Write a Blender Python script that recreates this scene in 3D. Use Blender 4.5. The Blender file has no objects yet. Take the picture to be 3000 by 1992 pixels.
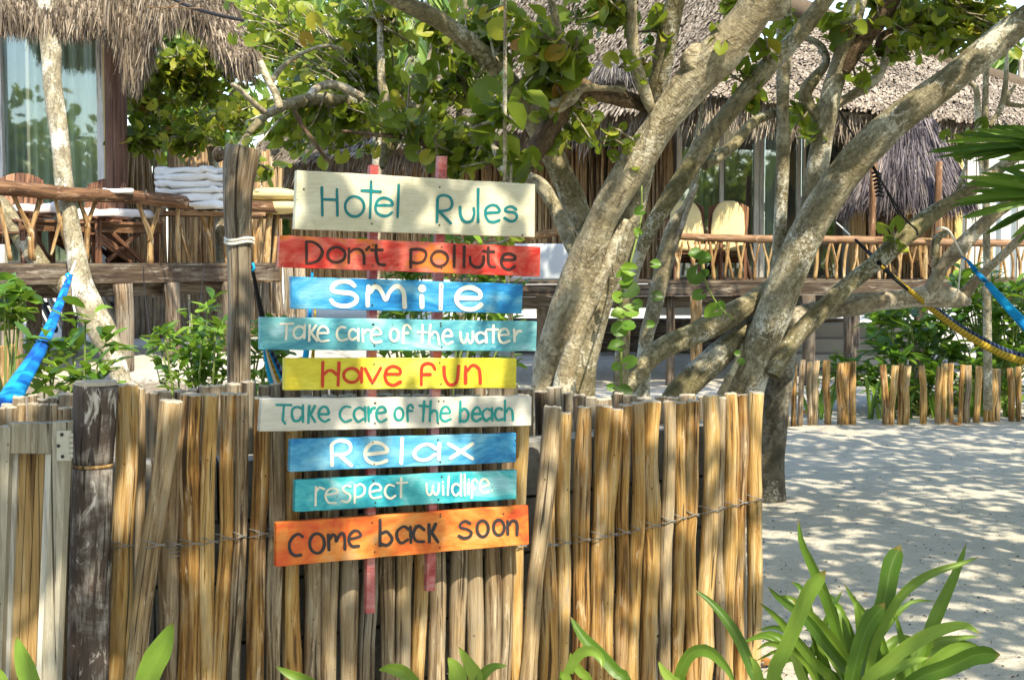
import bpy, math, random
import numpy as np
from mathutils import Vector, noise
random.seed(7)
RNG = np.random.default_rng(11)
scene = bpy.context.scene
COL = scene.collection

# ------------------------------------------------------------ camera, sky, sun, exposure
FOC, EYE, PITCH = 4121.0, 1.65, math.radians(3.28)
cam_data = bpy.data.cameras.new("camera")
cam = bpy.data.objects.new("camera", cam_data)
COL.objects.link(cam)
cam.location = (0, 0, EYE)
cam.rotation_euler = (math.radians(90) - PITCH, 0, 0)
cam_data.sensor_width = 36.0
cam_data.lens = 36.0 * FOC / 3000.0
cam_data.clip_start = 0.05
cam_data.clip_end = 2000.0
scene.camera = cam

SUN_EL, SUN_AZ = math.radians(50), math.radians(24)      # azimuth to the right of straight behind the camera
sun_dir = Vector((math.sin(SUN_AZ) * math.cos(SUN_EL), -math.cos(SUN_AZ) * math.cos(SUN_EL), math.sin(SUN_EL)))
sun_data = bpy.data.lights.new("sun", 'SUN')
sun_data.energy = 2.5
sun_data.angle = math.radians(0.55)
sun_data.color = (1.0, 0.90, 0.70)
sun = bpy.data.objects.new("sun", sun_data)
COL.objects.link(sun)
sun.rotation_euler = sun_dir.to_track_quat('Z', 'Y').to_euler()

world = bpy.data.worlds.new("World")
scene.world = world
world.use_nodes = True
wn = world.node_tree
bg = wn.nodes["Background"]
sky = wn.nodes.new("ShaderNodeTexSky")
sky.sky_type = 'NISHITA'
sky.sun_disc = False
sky.sun_elevation = SUN_EL
sky.sun_rotation = math.atan2(sun_dir.x, sun_dir.y)
sky.air_density = 1.0
sky.dust_density = 1.0
sky.ozone_density = 0.9
wn.links.new(sky.outputs[0], bg.inputs[0])
bg.inputs[1].default_value = 0.15

scene.view_settings.view_transform = 'Standard'
scene.view_settings.look = 'None'
scene.view_settings.exposure = 1.86
scene.view_settings.gamma = 1.0
scene.view_settings.use_curve_mapping = False
scene.cycles.max_bounces = 6
scene.cycles.diffuse_bounces = 4
scene.cycles.transparent_max_bounces = 8
scene.cycles.use_denoising = True

# ------------------------------------------------------------ helpers
CP, SP = math.cos(PITCH), math.sin(PITCH)
def ray(px, py):
    a = (px - 1500.0) / FOC
    b = (996.0 - py) / FOC
    return Vector((a, CP + b * SP, -SP + b * CP))
def P(px, py, Y):
    d = ray(px, py)
    t = Y / d.y
    return Vector((d.x * t, Y, EYE + d.z * t))
def PZ(px, Y, z):
    return Vector(((px - 1500.0) / FOC * (Y / CP) * 1.0, Y, z))
def R(w, Y):
    return w * Y / FOC
def proj(p):
    dx, dy, dz = p[0], p[1], p[2] - EYE
    dep = dy * CP - dz * SP
    if dep <= 0.05: return None
    up = dy * SP + dz * CP
    return 1500 + FOC * dx / dep, 996 - FOC * up / dep, dep

ORG = {}
def thing(name, label, cat, loc, group=None, kind=None):
    o = bpy.data.objects.new(name, None)
    COL.objects.link(o)
    o.empty_display_size = 0.1
    o.location = loc
    ORG[o.name] = Vector(loc)
    o["label"] = label
    o["category"] = cat
    if group: o["group"] = group
    if kind: o["kind"] = kind
    return o
def org(p):
    return ORG.get(p.name, Vector((0, 0, 0))) if p is not None else Vector((0, 0, 0))
def mesh_data(name, V, F, uv=None, smooth=False, mat=None):
    me = bpy.data.meshes.new(name)
    me.from_pydata([tuple(v) for v in V], [], F)
    if uv is not None:
        lay = me.uv_layers.new(name="UVMap")
        idx = np.empty(len(me.loops), dtype=np.int32)
        me.loops.foreach_get("vertex_index", idx)
        if callable(uv): pass
        u = np.asarray(uv, dtype=np.float32)
        if len(u) == len(V): u = u[idx]
        lay.data.foreach_set("uv", u.ravel())
    if smooth: me.polygons.foreach_set("use_smooth", [True] * len(me.polygons))
    if mat: me.materials.append(mat)
    me.update()
    return me
def link(name, me, parent=None, loc=(0, 0, 0), label=None, kind=None):
    o = bpy.data.objects.new(name, me)
    COL.objects.link(o)
    o.parent = parent
    o.location = loc
    ORG[o.name] = org(parent) + Vector(loc)
    if label: o["label"] = label
    if kind: o["kind"] = kind
    return o
def mk(name, V, F, mat, parent=None, uv=None, smooth=False, label=None, kind=None):
    off = org(parent)
    V = [Vector(v) - off for v in V]
    return link(name, mesh_data(name, V, F, uv, smooth, mat), parent, (0, 0, 0), label, kind)
def top(o, label, cat, group=None):
    o["label"] = label; o["category"] = cat
    if group: o["group"] = group
    return o

def spline(pts, n):
    """Catmull-Rom through rows of numbers; n samples in all"""
    A = np.array([list(p) for p in pts], dtype=float)
    if len(A) == 2:
        t = np.linspace(0, 1, n)[:, None]
        return A[0] * (1 - t) + A[1] * t
    B = np.vstack([2 * A[0] - A[1], A, 2 * A[-1] - A[-2]])
    m = len(A) - 1
    out = []
    for k in range(n):
        u = k * m / (n - 1)
        i = min(int(u), m - 1)
        t = u - i
        p0, p1, p2, p3 = B[i], B[i + 1], B[i + 2], B[i + 3]
        out.append(0.5 * ((2 * p1) + (-p0 + p2) * t + (2 * p0 - 5 * p1 + 4 * p2 - p3) * t * t + (-p0 + 3 * p1 - 3 * p2 + p3) * t ** 3))
    return np.array(out)

def tube_geo(pts, radii, seg=8, n=None, amp=0.0, freq=8.0, cap=True, flat=1.0, seed=0.0):
    """returns V, F, UV (UV in metres: around, along); seam turned away from the camera"""
    rows = [list(p) + [r] for p, r in zip(pts, radii)]
    if n: rows = spline(rows, n)
    rows = np.array(rows)
    C = rows[:, :3]; Rr = np.maximum(rows[:, 3], 1e-4)
    V, F, UV = [], [], []
    L = 0.0
    rm = float(Rr.mean())
    for i in range(len(C)):
        t = C[min(i + 1, len(C) - 1)] - C[max(i - 1, 0)]
        t = t / (np.linalg.norm(t) + 1e-9)
        ref = np.array([0, 1.0, 0]) if abs(t[1]) < 0.93 else np.array([0, 0, 1.0])
        a = ref - t * ref.dot(t); a /= np.linalg.norm(a)
        b = np.cross(t, a)
        if i: L += np.linalg.norm(C[i] - C[i - 1])
        for k in range(seg + 1):
            ang = 2 * math.pi * (k % seg) / seg
            rr = Rr[i]
            if amp:
                q = C[i] + a * math.cos(ang) * rm + b * math.sin(ang) * rm
                qv = Vector((q[0] * freq + seed, q[1] * freq, q[2] * freq * 0.55))
                rr *= 1 + amp * (noise.noise(qv) + 0.45 * noise.noise(qv * 2.7))
            V.append(C[i] + a * (math.cos(ang) * rr * flat) + b * (math.sin(ang) * rr))
            UV.append((k / seg * 2 * math.pi * rm + seed, L + seed * 3.1))
    S = seg + 1
    for i in range(len(C) - 1):
        for k in range(seg):
            F.append((i * S + k, i * S + k + 1, (i + 1) * S + k + 1, (i + 1) * S + k))
    if cap:
        for i, rev in ((0, False), (len(C) - 1, True)):
            c = len(V); V.append(C[i]); UV.append((seed, seed))
            for k in range(seg):
                u0, u1 = i * S + k, i * S + k + 1
                F.append((c, u0, u1) if rev else (c, u1, u0))
    return V, F, UV
class Geo:
    def __init__(s): s.V, s.F, s.UV = [], [], []
    def add(s, V, F, UV=None):
        o = len(s.V)
        s.V += list(V); s.F += [tuple(i + o for i in f) for f in F]
        s.UV += list(UV) if UV is not None else [(v[0], v[2]) for v in V]
    def tube(s, pts, radii, **k):
        if not hasattr(radii, '__len__'): radii = [radii] * len(pts)
        s.add(*tube_geo(pts, radii, **k)); return s
    def box(s, c, size, rz=0.0, ax=None):
        c = Vector(c); hx, hy, hz = [v / 2 for v in size]
        X = Vector((math.cos(rz), math.sin(rz), 0)); Yv = Vector((-math.sin(rz), math.cos(rz), 0)); Z = Vector((0, 0, 1))
        if ax: X, Yv, Z = ax
        V = [c + X * (i * hx) + Yv * (j * hy) + Z * (k * hz) for k in (-1, 1) for j in (-1, 1) for i in (-1, 1)]
        F = [(0, 2, 3, 1), (4, 5, 7, 6), (0, 1, 5, 4), (2, 6, 7, 3), (0, 4, 6, 2), (1, 3, 7, 5)]
        long = max(range(3), key=lambda q: size[q])
        A = (X, Yv, Z)
        UV = []
        for v in V:
            d = v - c
            l = d.dot(A[long]); w = d.dot(A[(long + 1) % 3]) + d.dot(A[(long + 2) % 3])
            UV.append((w + c.x * 1.7, l + c.z * 2.3))
        s.add(V, F, UV); return s
    def beam(s, p, q, w, h, up=(0, 0, 1)):
        """box along p-q, w across, h in the up direction"""
        p, q = Vector(p), Vector(q)
        d = q - p; L = d.length; d.normalize()
        side = d.cross(Vector(up)).normalized(); u = side.cross(d)
        c = (p + q) / 2
        return s.box(c, (L, w, h), ax=(d, side, u))
    def out(s, name, mat, parent=None, smooth=False, **k):
        return mk(name, s.V, s.F, mat, parent, s.UV, smooth, **k)

def scatter(name, tv, tf, M, mat, parent=None, kind=None, smooth=True, tuv=None):
    """many copies of a small template (tv verts, tf faces) as one mesh. M: (K,3,4)"""
    tv = np.array(tv, dtype=float); K = len(M)
    if K == 0: return None
    M = np.asarray(M)
    V = np.einsum('kij,nj->kni', M[:, :, :3], tv) + M[:, None, :, 3]
    V = V.reshape(-1, 3) - np.array(org(parent))
    n = len(tv)
    sizes = np.array([len(f) for f in tf]); flat = np.concatenate([np.array(f) for f in tf])
    loops = (flat[None, :] + (np.arange(K) * n)[:, None]).ravel()
    tot = np.tile(sizes, K)
    start = np.concatenate([[0], np.cumsum(tot)[:-1]])
    me = bpy.data.meshes.new(name)
    me.vertices.add(len(V)); me.vertices.foreach_set("co", V.ravel())
    me.loops.add(len(loops)); me.loops.foreach_set("vertex_index", loops.astype(np.int32))
    me.polygons.add(len(tot)); me.polygons.foreach_set("loop_start", start.astype(np.int32))
    try: me.polygons.foreach_set("loop_total", tot.astype(np.int32))
    except Exception: pass
    me.polygons.foreach_set("use_smooth", np.full(len(tot), smooth))
    if tuv is not None:
        lay = me.uv_layers.new(name="UVMap")
        lay.data.foreach_set("uv", np.tile(np.array(tuv, dtype=np.float32)[flat], (K, 1)).ravel())
    me.materials.append(mat)
    me.update(calc_edges=True)
    return link(name, me, parent, (0, 0, 0), None, kind)

# ------------------------------------------------------------ materials
class NT:
    def __init__(s, name):
        s.m = bpy.data.materials.new(name); s.m.use_nodes = True
        s.t = s.m.node_tree; s.t.nodes.clear()
        s.o = s.n('ShaderNodeOutputMaterial')
    def n(s, typ, **k):
        nd = s.t.nodes.new(typ)
        for a, b in k.items(): setattr(nd, a, b)
        return nd
    def l(s, a, b): s.t.links.new(a, b)
    def set(s, nd, i, v):
        if isinstance(v, bpy.types.NodeSocket): s.l(v, nd.inputs[i])
        else: nd.inputs[i].default_value = v
    def math(s, op, a, b=0.0, c=None, clamp=False):
        nd = s.n('ShaderNodeMath', operation=op, use_clamp=clamp)
        s.set(nd, 0, a); s.set(nd, 1, b)
        if c is not None: s.set(nd, 2, c)
        return nd.outputs[0]
    def coord(s, which='Object', scale=(1, 1, 1), rnd=0.0, rot=(0, 0, 0)):
        tc = s.n('ShaderNodeTexCoord')
        mp = s.n('ShaderNodeMapping')
        mp.inputs['Scale'].default_value = scale
        mp.inputs['Rotation'].default_value = rot
        s.l(tc.outputs[which], mp.inputs[0])
        if rnd:
            oi = s.n('ShaderNodeObjectInfo')
            cb = s.n('ShaderNodeCombineXYZ')
            for i in range(3): s.l(s.math('MULTIPLY', oi.outputs['Random'], rnd * (i + 1)), cb.inputs[i])
            s.l(cb.outputs[0], mp.inputs['Location'])
        return mp.outputs[0]
    def noise(s, vec, scale=1.0, detail=4.0, rough=0.6, dist=0.0):
        nd = s.n('ShaderNodeTexNoise')
        s.l(vec, nd.inputs['Vector'])
        nd.inputs['Scale'].default_value = scale; nd.inputs['Detail'].default_value = detail
        nd.inputs['Roughness'].default_value = rough; nd.inputs['Distortion'].default_value = dist
        return nd.outputs['Fac']
    def voro(s, vec, scale=1.0, out='Distance', rand=1.0):
        nd = s.n('ShaderNodeTexVoronoi')
        s.l(vec, nd.inputs['Vector']); nd.inputs['Scale'].default_value = scale
        return nd.outputs[out]
    def ramp(s, fac, stops, interp='LINEAR'):
        nd = s.n('ShaderNodeValToRGB'); cr = nd.color_ramp; cr.interpolation = interp
        while len(cr.elements) < len(stops): cr.elements.new(0.5)
        for e, (p, c) in zip(cr.elements, stops):
            e.position = p
            e.color = (c[0], c[1], c[2], 1) if hasattr(c, '__len__') else (c, c, c, 1)
        s.set(nd, 0, fac)
        return nd.outputs[0]
    def mix(s, f, a, b, mode='MIX'):
        nd = s.n('ShaderNodeMix', data_type='RGBA', blend_type=mode)
        s.set(nd, 0, f)
        for i, v in ((6, a), (7, b)):
            if isinstance(v, bpy.types.NodeSocket): s.l(v, nd.inputs[i])
            else: nd.inputs[i].default_value = (v[0], v[1], v[2], 1)
        return nd.outputs[2]
    def bump(s, h, strength=0.5, dist=0.01, normal=None):
        nd = s.n('ShaderNodeBump')
        nd.inputs['Strength'].default_value = strength; nd.inputs['Distance'].default_value = dist
        s.l(h, nd.inputs['Height'])
        if normal is not None: s.l(normal, nd.inputs['Normal'])
        return nd.outputs[0]
    def bsdf(s, col, rough=0.8, spec=0.3, normal=None, **k):
        nd = s.n('ShaderNodeBsdfPrincipled')
        if isinstance(col, bpy.types.NodeSocket): s.l(col, nd.inputs['Base Color'])
        else: nd.inputs['Base Color'].default_value = (col[0], col[1], col[2], 1)
        s.set(nd, nd.inputs.find('Roughness'), rough)
        nd.inputs['Specular IOR Level'].default_value = spec
        if normal is not None: s.l(normal, nd.inputs['Normal'])
        for a, b in k.items(): nd.inputs[a.replace('_', ' ')].default_value = b
        return nd.outputs[0]
    def done(s, sh): s.l(sh, s.o.inputs[0]); return s.m
    def rnd(s):
        return s.n('ShaderNodeObjectInfo').outputs['Random']
    def isl(s):
        g = s.n('ShaderNodeNewGeometry')
        oi = s.n('ShaderNodeObjectInfo')
        return s.math('FRACT', s.math('ADD', g.outputs['Random Per Island'], oi.outputs['Random']))

def wood(name, pal, grey, gamt=0.5, su=70, sv=3.0, bump=0.6, coord='UV', dark=(0.05, 0.03, 0.02), rough=0.75, bdist=0.006, holes=True, rot=(0, 0, 0)):
    """pal: list of colours picked per object and by grain; grey: weathered colour in patches"""
    t = NT(name)
    v = t.coord(coord, (su, sv, su if coord != 'UV' else 1), 9.0, rot)
    v2 = t.coord(coord, (su * .18, sv * .55, su * .18 if coord != 'UV' else 1), 17.0, rot)
    g1 = t.noise(v, 1, 5, .65, .3)
    g2 = t.noise(v2, 1, 4, .6, .4)
    shift = t.math('ADD', t.math('MULTIPLY', t.math('SUBTRACT', t.rnd(), .5), .38), t.math('MULTIPLY', t.math('SUBTRACT', g2, .5), .9))
    f = t.math('ADD', t.math('MULTIPLY', t.math('SUBTRACT', g1, .5), 1.5), t.math('ADD', .52, shift), clamp=True)
    n = len(pal)
    col = t.ramp(f, [(0.12 + 0.76 * i / (n - 1), c) for i, c in enumerate(pal)])
    v3 = t.coord(coord, (su * .1, sv * .8, su * .1 if coord != 'UV' else 1), 31.0, rot)
    gm = t.noise(v3, 1, 5, .7, .6)
    gm = t.math('ADD', gm, t.math('MULTIPLY', t.math('SUBTRACT', g1, .5), .5))
    gf = t.ramp(gm, [(1 - gamt - .12, 0.0), (1 - gamt + .12, 1.0)])
    gcol = t.mix(g1, [c * .45 for c in grey], [min(1, c * 1.35) for c in grey])
    col = t.mix(gf, col, gcol)
    dk = t.ramp(g1, [(0.30, 1.0), (0.42, 0.0)])
    col = t.mix(t.math('MULTIPLY', dk, .75), col, dark)
    g3 = t.noise(t.coord(coord, (su * 3.2, sv * 2.2, su * 3.2 if coord != 'UV' else 1), 13.0, rot), 1, 4, .7, .2)
    col = t.mix(t.math('MULTIPLY', t.ramp(g3, [(.36, 1.0), (.55, 0.0)]), .6), col, t.mix(.55, col, dark))
    cr = t.noise(t.coord(coord, (su * .9, sv * .5, su * .9 if coord != 'UV' else 1), 23.0, rot), 1, 3, .55, .8)
    ck = t.ramp(cr, [(.355, 1.0), (.385, 0.0)])
    wh = t.noise(t.coord(coord, (su * .5, sv * 1.3, su * .5 if coord != 'UV' else 1), 41.0, rot), 1, 5, .7, .8)
    col = t.mix(t.ramp(wh, [(.57, 0.0), (.66, .65)]), col, [min(1, c * 1.8) for c in grey])
    col = t.mix(t.math('MULTIPLY', ck, .85), col, [c * .5 for c in dark])
    kv = t.coord(coord, (su * .30, sv * 1.9, su * .30 if coord != 'UV' else 1), 51.0, rot)
    kd = t.voro(kv, 1); ks = t.ramp(t.voro(kv, 1, 'Color'), [(.80, 0.0), (.82, 1.0)])
    kf = t.math('MULTIPLY', t.ramp(kd, [(.10, 1.0), (.26, 0.0)]), ks)
    col = t.mix(t.math('MULTIPLY', kf, .75), col, t.mix(.35, dark, col))
    h = t.math('ADD', g1, t.math('SUBTRACT', t.math('MULTIPLY', g3, .5), t.math('MULTIPLY', ck, .8)))
    if holes:
        v4 = t.coord(coord, (34, 26, 34), 5.0, rot)
        d = t.voro(v4, 1)
        sel = t.ramp(t.voro(v4, 1, 'Color'), [(.72, 0.0), (.74, 1.0)])
        hole = t.math('MULTIPLY', t.ramp(d, [(0.08, 1.0), (0.13, 0.0)]), sel)
        col = t.mix(t.math('MULTIPLY', hole, .8), col, dark)
    nb = t.bump(h, bump, bdist)
    return t.done(t.bsdf(col, rough, .25, nb))

def bark(name, base, light, dark, spots=(0.62, 0.60, 0.54), samt=0.5, moss=(0.16, 0.13, 0.05), mamt=0.3, scale=1.0):
    t = NT(name)
    v = t.coord('Object', (1, 1, 1), 3.0)
    a = t.noise(v, 5 * scale, 6, .65, .5)
    b = t.noise(v, 38 * scale, 4, .7, .2)
    uv = t.coord('UV', (16 * scale, 90 * scale, 1), 0)
    ring = t.noise(uv, 1, 3, .6, .4)
    col = t.ramp(a, [(0.3, dark), (0.48, base), (0.62, light)])
    col = t.mix(t.math('MULTIPLY', t.ramp(b, [(.44, 0.0), (.60, 1.0)]), .6), col, [c * .42 for c in base])
    mo = t.math('ADD', t.noise(v, 2.3 * scale, 4, .6), t.math('MULTIPLY', t.math('SUBTRACT', b, .5), .5))
    col = t.mix(t.ramp(mo, [(1 - mamt - .1, 0.0), (1 - mamt + .08, .85)]), col, moss)
    sp = t.noise(v, 48 * scale, 6, .8, .6)
    sl = t.noise(v, 3.1 * scale, 3, .5)
    sf = t.math('ADD', sp, t.math('MULTIPLY', t.math('SUBTRACT', sl, .5), .9))
    col = t.mix(t.ramp(sf, [(1 - samt + .03, 0.0), (1 - samt + .08, .9)]), col, spots)
    crack = t.ramp(t.noise(t.coord('UV', (13 * scale, 4.2 * scale, 1), 0), 1, 5, .7, 1.2), [(.40, 1.0), (.47, 0.0)])
    col = t.mix(t.math('MULTIPLY', crack, .35), col, [c * .5 for c in dark])
    h = t.math('ADD', t.math('ADD', t.math('MULTIPLY', b, .6), t.math('MULTIPLY', a, 1.2)), t.math('SUBTRACT', t.math('MULTIPLY', ring, .35), t.math('MULTIPLY', crack, .5)))
    nb = t.bump(h, .9, .013)
    return t.done(t.bsdf(col, .85, .2, nb))

def leafmat(name, stops, transl=0.45, gloss=0.12, vein=False, rough=.4):
    t = NT(name)
    r = t.isl()
    col = t.ramp(r, stops)
    v = t.coord('Object', (1, 1, 1), 0)
    n2 = t.noise(v, 18, 3, .6)
    col = t.mix(t.math('MULTIPLY', t.math('SUBTRACT', n2, .3, clamp=True), .9), col, t.mix(.5, col, (0.10, 0.09, 0.02)))
    if vein:
        uvc = t.n('ShaderNodeTexCoord').outputs['UV']
        sx = t.n('ShaderNodeSeparateXYZ'); t.l(uvc, sx.inputs[0])
        au = t.math('ABSOLUTE', t.math('SUBTRACT', sx.outputs[0], .5))
        mid = t.ramp(au, [(0.0, .8), (0.05, 0.0)])
        col = t.mix(t.math('MULTIPLY', mid, .5), col, (0.25, 0.36, 0.10))
        wv = t.noise(t.coord('UV', (60, 1.5, 1), 0), 1, 3, .6)
        col = t.mix(t.math('MULTIPLY', t.ramp(wv, [(.35, 1.0), (.6, 0.0)]), .35), col, (0.02, 0.06, 0.008))
    if vein:
        tipf = t.ramp(t.math('ADD', sx.outputs[1], t.math('MULTIPLY', t.math('SUBTRACT', n2, .5), .06)), [(.015, 1.0), (.05, 0.0)])
        col = t.mix(t.math('MULTIPLY', tipf, .8), col, (0.22, 0.13, 0.04))
        spn = t.noise(v, 55, 3, .7)
        col = t.mix(t.ramp(spn, [(.66, 0.0), (.72, .5)]), col, (0.30, 0.27, 0.08))
    d = t.n('ShaderNodeBsdfPrincipled')
    t.l(col, d.inputs['Base Color']); d.inputs['Roughness'].default_value = rough; d.inputs['Specular IOR Level'].default_value = .35
    tr = t.n('ShaderNodeBsdfTranslucent')
    t.l(t.mix(.45, col, (0.30, 0.42, 0.03)), tr.inputs[0])
    mx = t.n('ShaderNodeMixShader'); mx.inputs[0].default_value = transl
    t.l(d.outputs[0], mx.inputs[1]); t.l(tr.outputs[0], mx.inputs[2])
    return t.done(mx.outputs[0])

def plain(name, col, rough=.6, spec=.4, var=.15, scale=8, bump=.15, dirt=None):
    t = NT(name)
    v = t.coord('Object', (1, 1, 1), 4.0)
    a = t.noise(v, scale, 5, .6)
    c = t.mix(a, [x * (1 - var) for x in col], [min(1, x * (1 + var)) for x in col])
    if dirt:
        b = t.noise(v, scale * .5, 6, .75, .5)
        c = t.mix(t.ramp(b, [(.5, 0.0), (.72, .7)]), c, dirt)
    return t.done(t.bsdf(c, rough, spec, t.bump(a, bump, .004)))

def thatchmat(name, cols):
    t = NT(name)
    r = t.isl()
    c = t.ramp(r, [(i / (len(cols) - 1), k) for i, k in enumerate(cols)])
    v = t.coord('Object', (1, 1, 1), 0)
    n2 = t.noise(v, 1.3, 4, .6)
    c = t.mix(t.ramp(n2, [(.3, .75), (.55, 0.0)]), c, [k * .5 for k in cols[0]])
    return t.done(t.bsdf(c, .9, .1))

GOLD = [(0.10, 0.045, 0.013), (0.28, 0.14, 0.036), (0.44, 0.255, 0.078), (0.54, 0.36, 0.145), (0.61, 0.47, 0.25)]
M = {}
M['pole'] = wood('pole_wood', GOLD, (0.37, 0.29, 0.19), .38, bump=.9)
M['pole_grey'] = wood('pole_wood_grey', [(0.07, 0.042, 0.02), (0.22, 0.145, 0.075), (0.37, 0.265, 0.14), (0.49, 0.385, 0.235)], (0.34, 0.28, 0.20), .46, bump=.9)
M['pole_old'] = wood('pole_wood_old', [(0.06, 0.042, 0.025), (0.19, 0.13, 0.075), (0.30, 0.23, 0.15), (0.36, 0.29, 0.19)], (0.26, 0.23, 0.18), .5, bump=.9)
M['pole_end'] = plain('cut_wood_end', (0.42, 0.37, 0.30), .9, .1, .45, 60, .5, (0.12, 0.10, 0.08))
M['paintpost'] = wood('flaking_brown_paint', [(0.085, 0.062, 0.052), (0.10, 0.075, 0.062), (0.115, 0.088, 0.075)], (0.46, 0.425, 0.385), .39, su=45, sv=6, dark=(0.05, 0.035, 0.03), holes=False)
M['gate'] = wood('gate_wood_pale', [(0.22, 0.18, 0.12), (0.32, 0.28, 0.20), (0.41, 0.37, 0.28), (0.48, 0.44, 0.36)], (0.29, 0.27, 0.22), .45, su=50, sv=2)
M['gateboard'] = wood('gate_board', [(0.15, 0.08, 0.028), (0.33, 0.20, 0.075), (0.44, 0.29, 0.12), (0.50, 0.35, 0.17)], (0.34, 0.26, 0.16), .25, su=60, sv=1.5)
M['deck'] = wood('deck_timber', [(0.03, 0.02, 0.013), (0.07, 0.048, 0.03), (0.125, 0.09, 0.058), (0.22, 0.16, 0.105)], (0.19, 0.165, 0.13), .42, su=30, sv=2)
M['rail'] = wood('rail_wood', [(0.045, 0.021, 0.010), (0.11, 0.053, 0.024), (0.20, 0.105, 0.05), (0.31, 0.19, 0.105)], (0.34, 0.24, 0.16), .25, su=30, sv=2.5)
M['twig'] = wood('twig_wood', [(0.12, 0.058, 0.02), (0.26, 0.145, 0.05), (0.37, 0.23, 0.09), (0.46, 0.33, 0.17)], (0.44, 0.36, 0.25), .3, su=40, sv=4)
M['redwood'] = wood('chair_wood', [(0.04, 0.016, 0.01), (0.11, 0.046, 0.025), (0.20, 0.09, 0.045), (0.31, 0.17, 0.095)], (0.28, 0.16, 0.10), .2, su=30, sv=2)
M['column'] = wood('dark_column', [(0.035, 0.017, 0.012), (0.085, 0.04, 0.025), (0.15, 0.08, 0.05)], (0.14, 0.09, 0.065), .25, su=25, sv=1)
M['bamboo'] = wood('stick_screen', [(0.06, 0.035, 0.016), (0.19, 0.115, 0.05), (0.34, 0.22, 0.10), (0.48, 0.34, 0.18)], (0.28, 0.22, 0.15), .35, su=40, sv=2, holes=False)
M['frame'] = wood('white_frame', [(0.45, 0.43, 0.38), (0.60, 0.58, 0.52), (0.72, 0.70, 0.64)], (0.40, 0.34, 0.26), .3, su=30, sv=1.5, holes=False)
M['bark_tan'] = bark('bark_tan', (0.37, 0.31, 0.20), (0.53, 0.47, 0.34), (0.24, 0.19, 0.115), (0.60, 0.56, 0.45), .44, (0.30, 0.17, 0.07), .22)
M['bark_grey'] = bark('bark_grey', (0.29, 0.25, 0.16), (0.43, 0.39, 0.28), (0.17, 0.14, 0.08), (0.64, 0.62, 0.54), .47, (0.13, 0.105, 0.04), .32)
M['bark_moss'] = bark('bark_moss', (0.25, 0.21, 0.12), (0.38, 0.335, 0.22), (0.14, 0.12, 0.065), (0.50, 0.50, 0.44), .45, (0.12, 0.11, 0.045), .42)
M['bark_pale'] = bark('bark_pale', (0.34, 0.28, 0.19), (0.50, 0.44, 0.34), (0.20, 0.16, 0.11), (0.60, 0.56, 0.48), .48, (0.22, 0.18, 0.09), .2)
M['bark_base'] = bark('bark_base', (0.15, 0.13, 0.095), (0.27, 0.245, 0.195), (0.06, 0.05, 0.035), (0.44, 0.42, 0.37), .43, (0.09, 0.075, 0.04), .35)
M['bark_dark'] = bark('bark_dark', (0.13, 0.085, 0.05), (0.26, 0.18, 0.11), (0.05, 0.035, 0.02), (0.40, 0.34, 0.27), .38, (0.20, 0.08, 0.035), .3, 1.6)
M['grape'] = leafmat('sea_grape_leaf', [(0.0, (0.040, 0.068, 0.007)), (0.28, (0.11, 0.165, 0.010)), (0.58, (0.20, 0.26, 0.018)), (0.86, (0.34, 0.38, 0.04)), (0.97, (0.42, 0.38, 0.04)), (1.0, (0.40, 0.17, 0.03))], .42)
M['shrub'] = leafmat('shrub_leaf', [(0.0, (0.03, 0.085, 0.012)), (0.5, (0.09, 0.22, 0.02)), (1.0, (0.24, 0.40, 0.04))], .4)
M['palm'] = leafmat('palm_leaf', [(0.0, (0.02, 0.075, 0.012)), (0.6, (0.06, 0.17, 0.022)), (1.0, (0.18, 0.30, 0.04))], .3)
M['far'] = leafmat('far_leaf', [(0.0, (0.04, 0.10, 0.02)), (0.5, (0.10, 0.20, 0.035)), (1.0, (0.26, 0.36, 0.08))], .45)
M['strap'] = leafmat('strap_leaf', [(0.0, (0.040, 0.11, 0.010)), (0.5, (0.085, 0.19, 0.016)), (1.0, (0.17, 0.28, 0.030))], .3, vein=True, rough=.42)
M['strap_y'] = leafmat('strap_leaf_pale', [(0.0, (0.22, 0.38, 0.05)), (1.0, (0.30, 0.44, 0.07))], .35, vein=True, rough=.42)
M['dryleaf'] = plain('dry_leaf', (0.36, 0.17, 0.05), .7, .2, .5, 20, .3)
M['thatch'] = thatchmat('thatch_brown', [(0.045, 0.033, 0.023), (0.13, 0.10, 0.068), (0.23, 0.18, 0.125), (0.38, 0.31, 0.23)])
M['thatch_pale'] = thatchmat('thatch_pale', [(0.12, 0.092, 0.066), (0.22, 0.178, 0.130), (0.29, 0.24, 0.18), (0.37, 0.315, 0.245)])
M['thatch_dark'] = thatchmat('thatch_dark', [(0.03, 0.03, 0.032), (0.09, 0.085, 0.085), (0.17, 0.155, 0.145), (0.26, 0.24, 0.22)])
M['thatch_violet_shade'] = thatchmat('thatch_violet_shade', [(0.05, 0.042, 0.05), (0.12, 0.105, 0.12), (0.20, 0.175, 0.185), (0.32, 0.27, 0.24)])  # bluish tone of shaded thatch put into the colour
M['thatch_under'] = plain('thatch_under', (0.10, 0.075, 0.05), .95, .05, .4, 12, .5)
M['white'] = plain('white_cloth', (0.60, 0.585, 0.55), .9, .1, .06, 30, .3, (0.55, 0.52, 0.46))
M['cushion'] = plain('yellow_cushion', (0.58, 0.48, 0.24), .85, .1, .10, 6, .2)
M['greypanel'] = plain('grey_panel', (0.42, 0.44, 0.46), .6, .3, .08, 3, .1)
M['block'] = plain('concrete_block', (0.26, 0.25, 0.23), .95, .1, .4, 40, .8, (0.08, 0.08, 0.075))
M['metal'] = plain('painted_hinge', (0.50, 0.48, 0.40), .5, .4, .2, 20, .2, (0.25, 0.15, 0.08))
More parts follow.
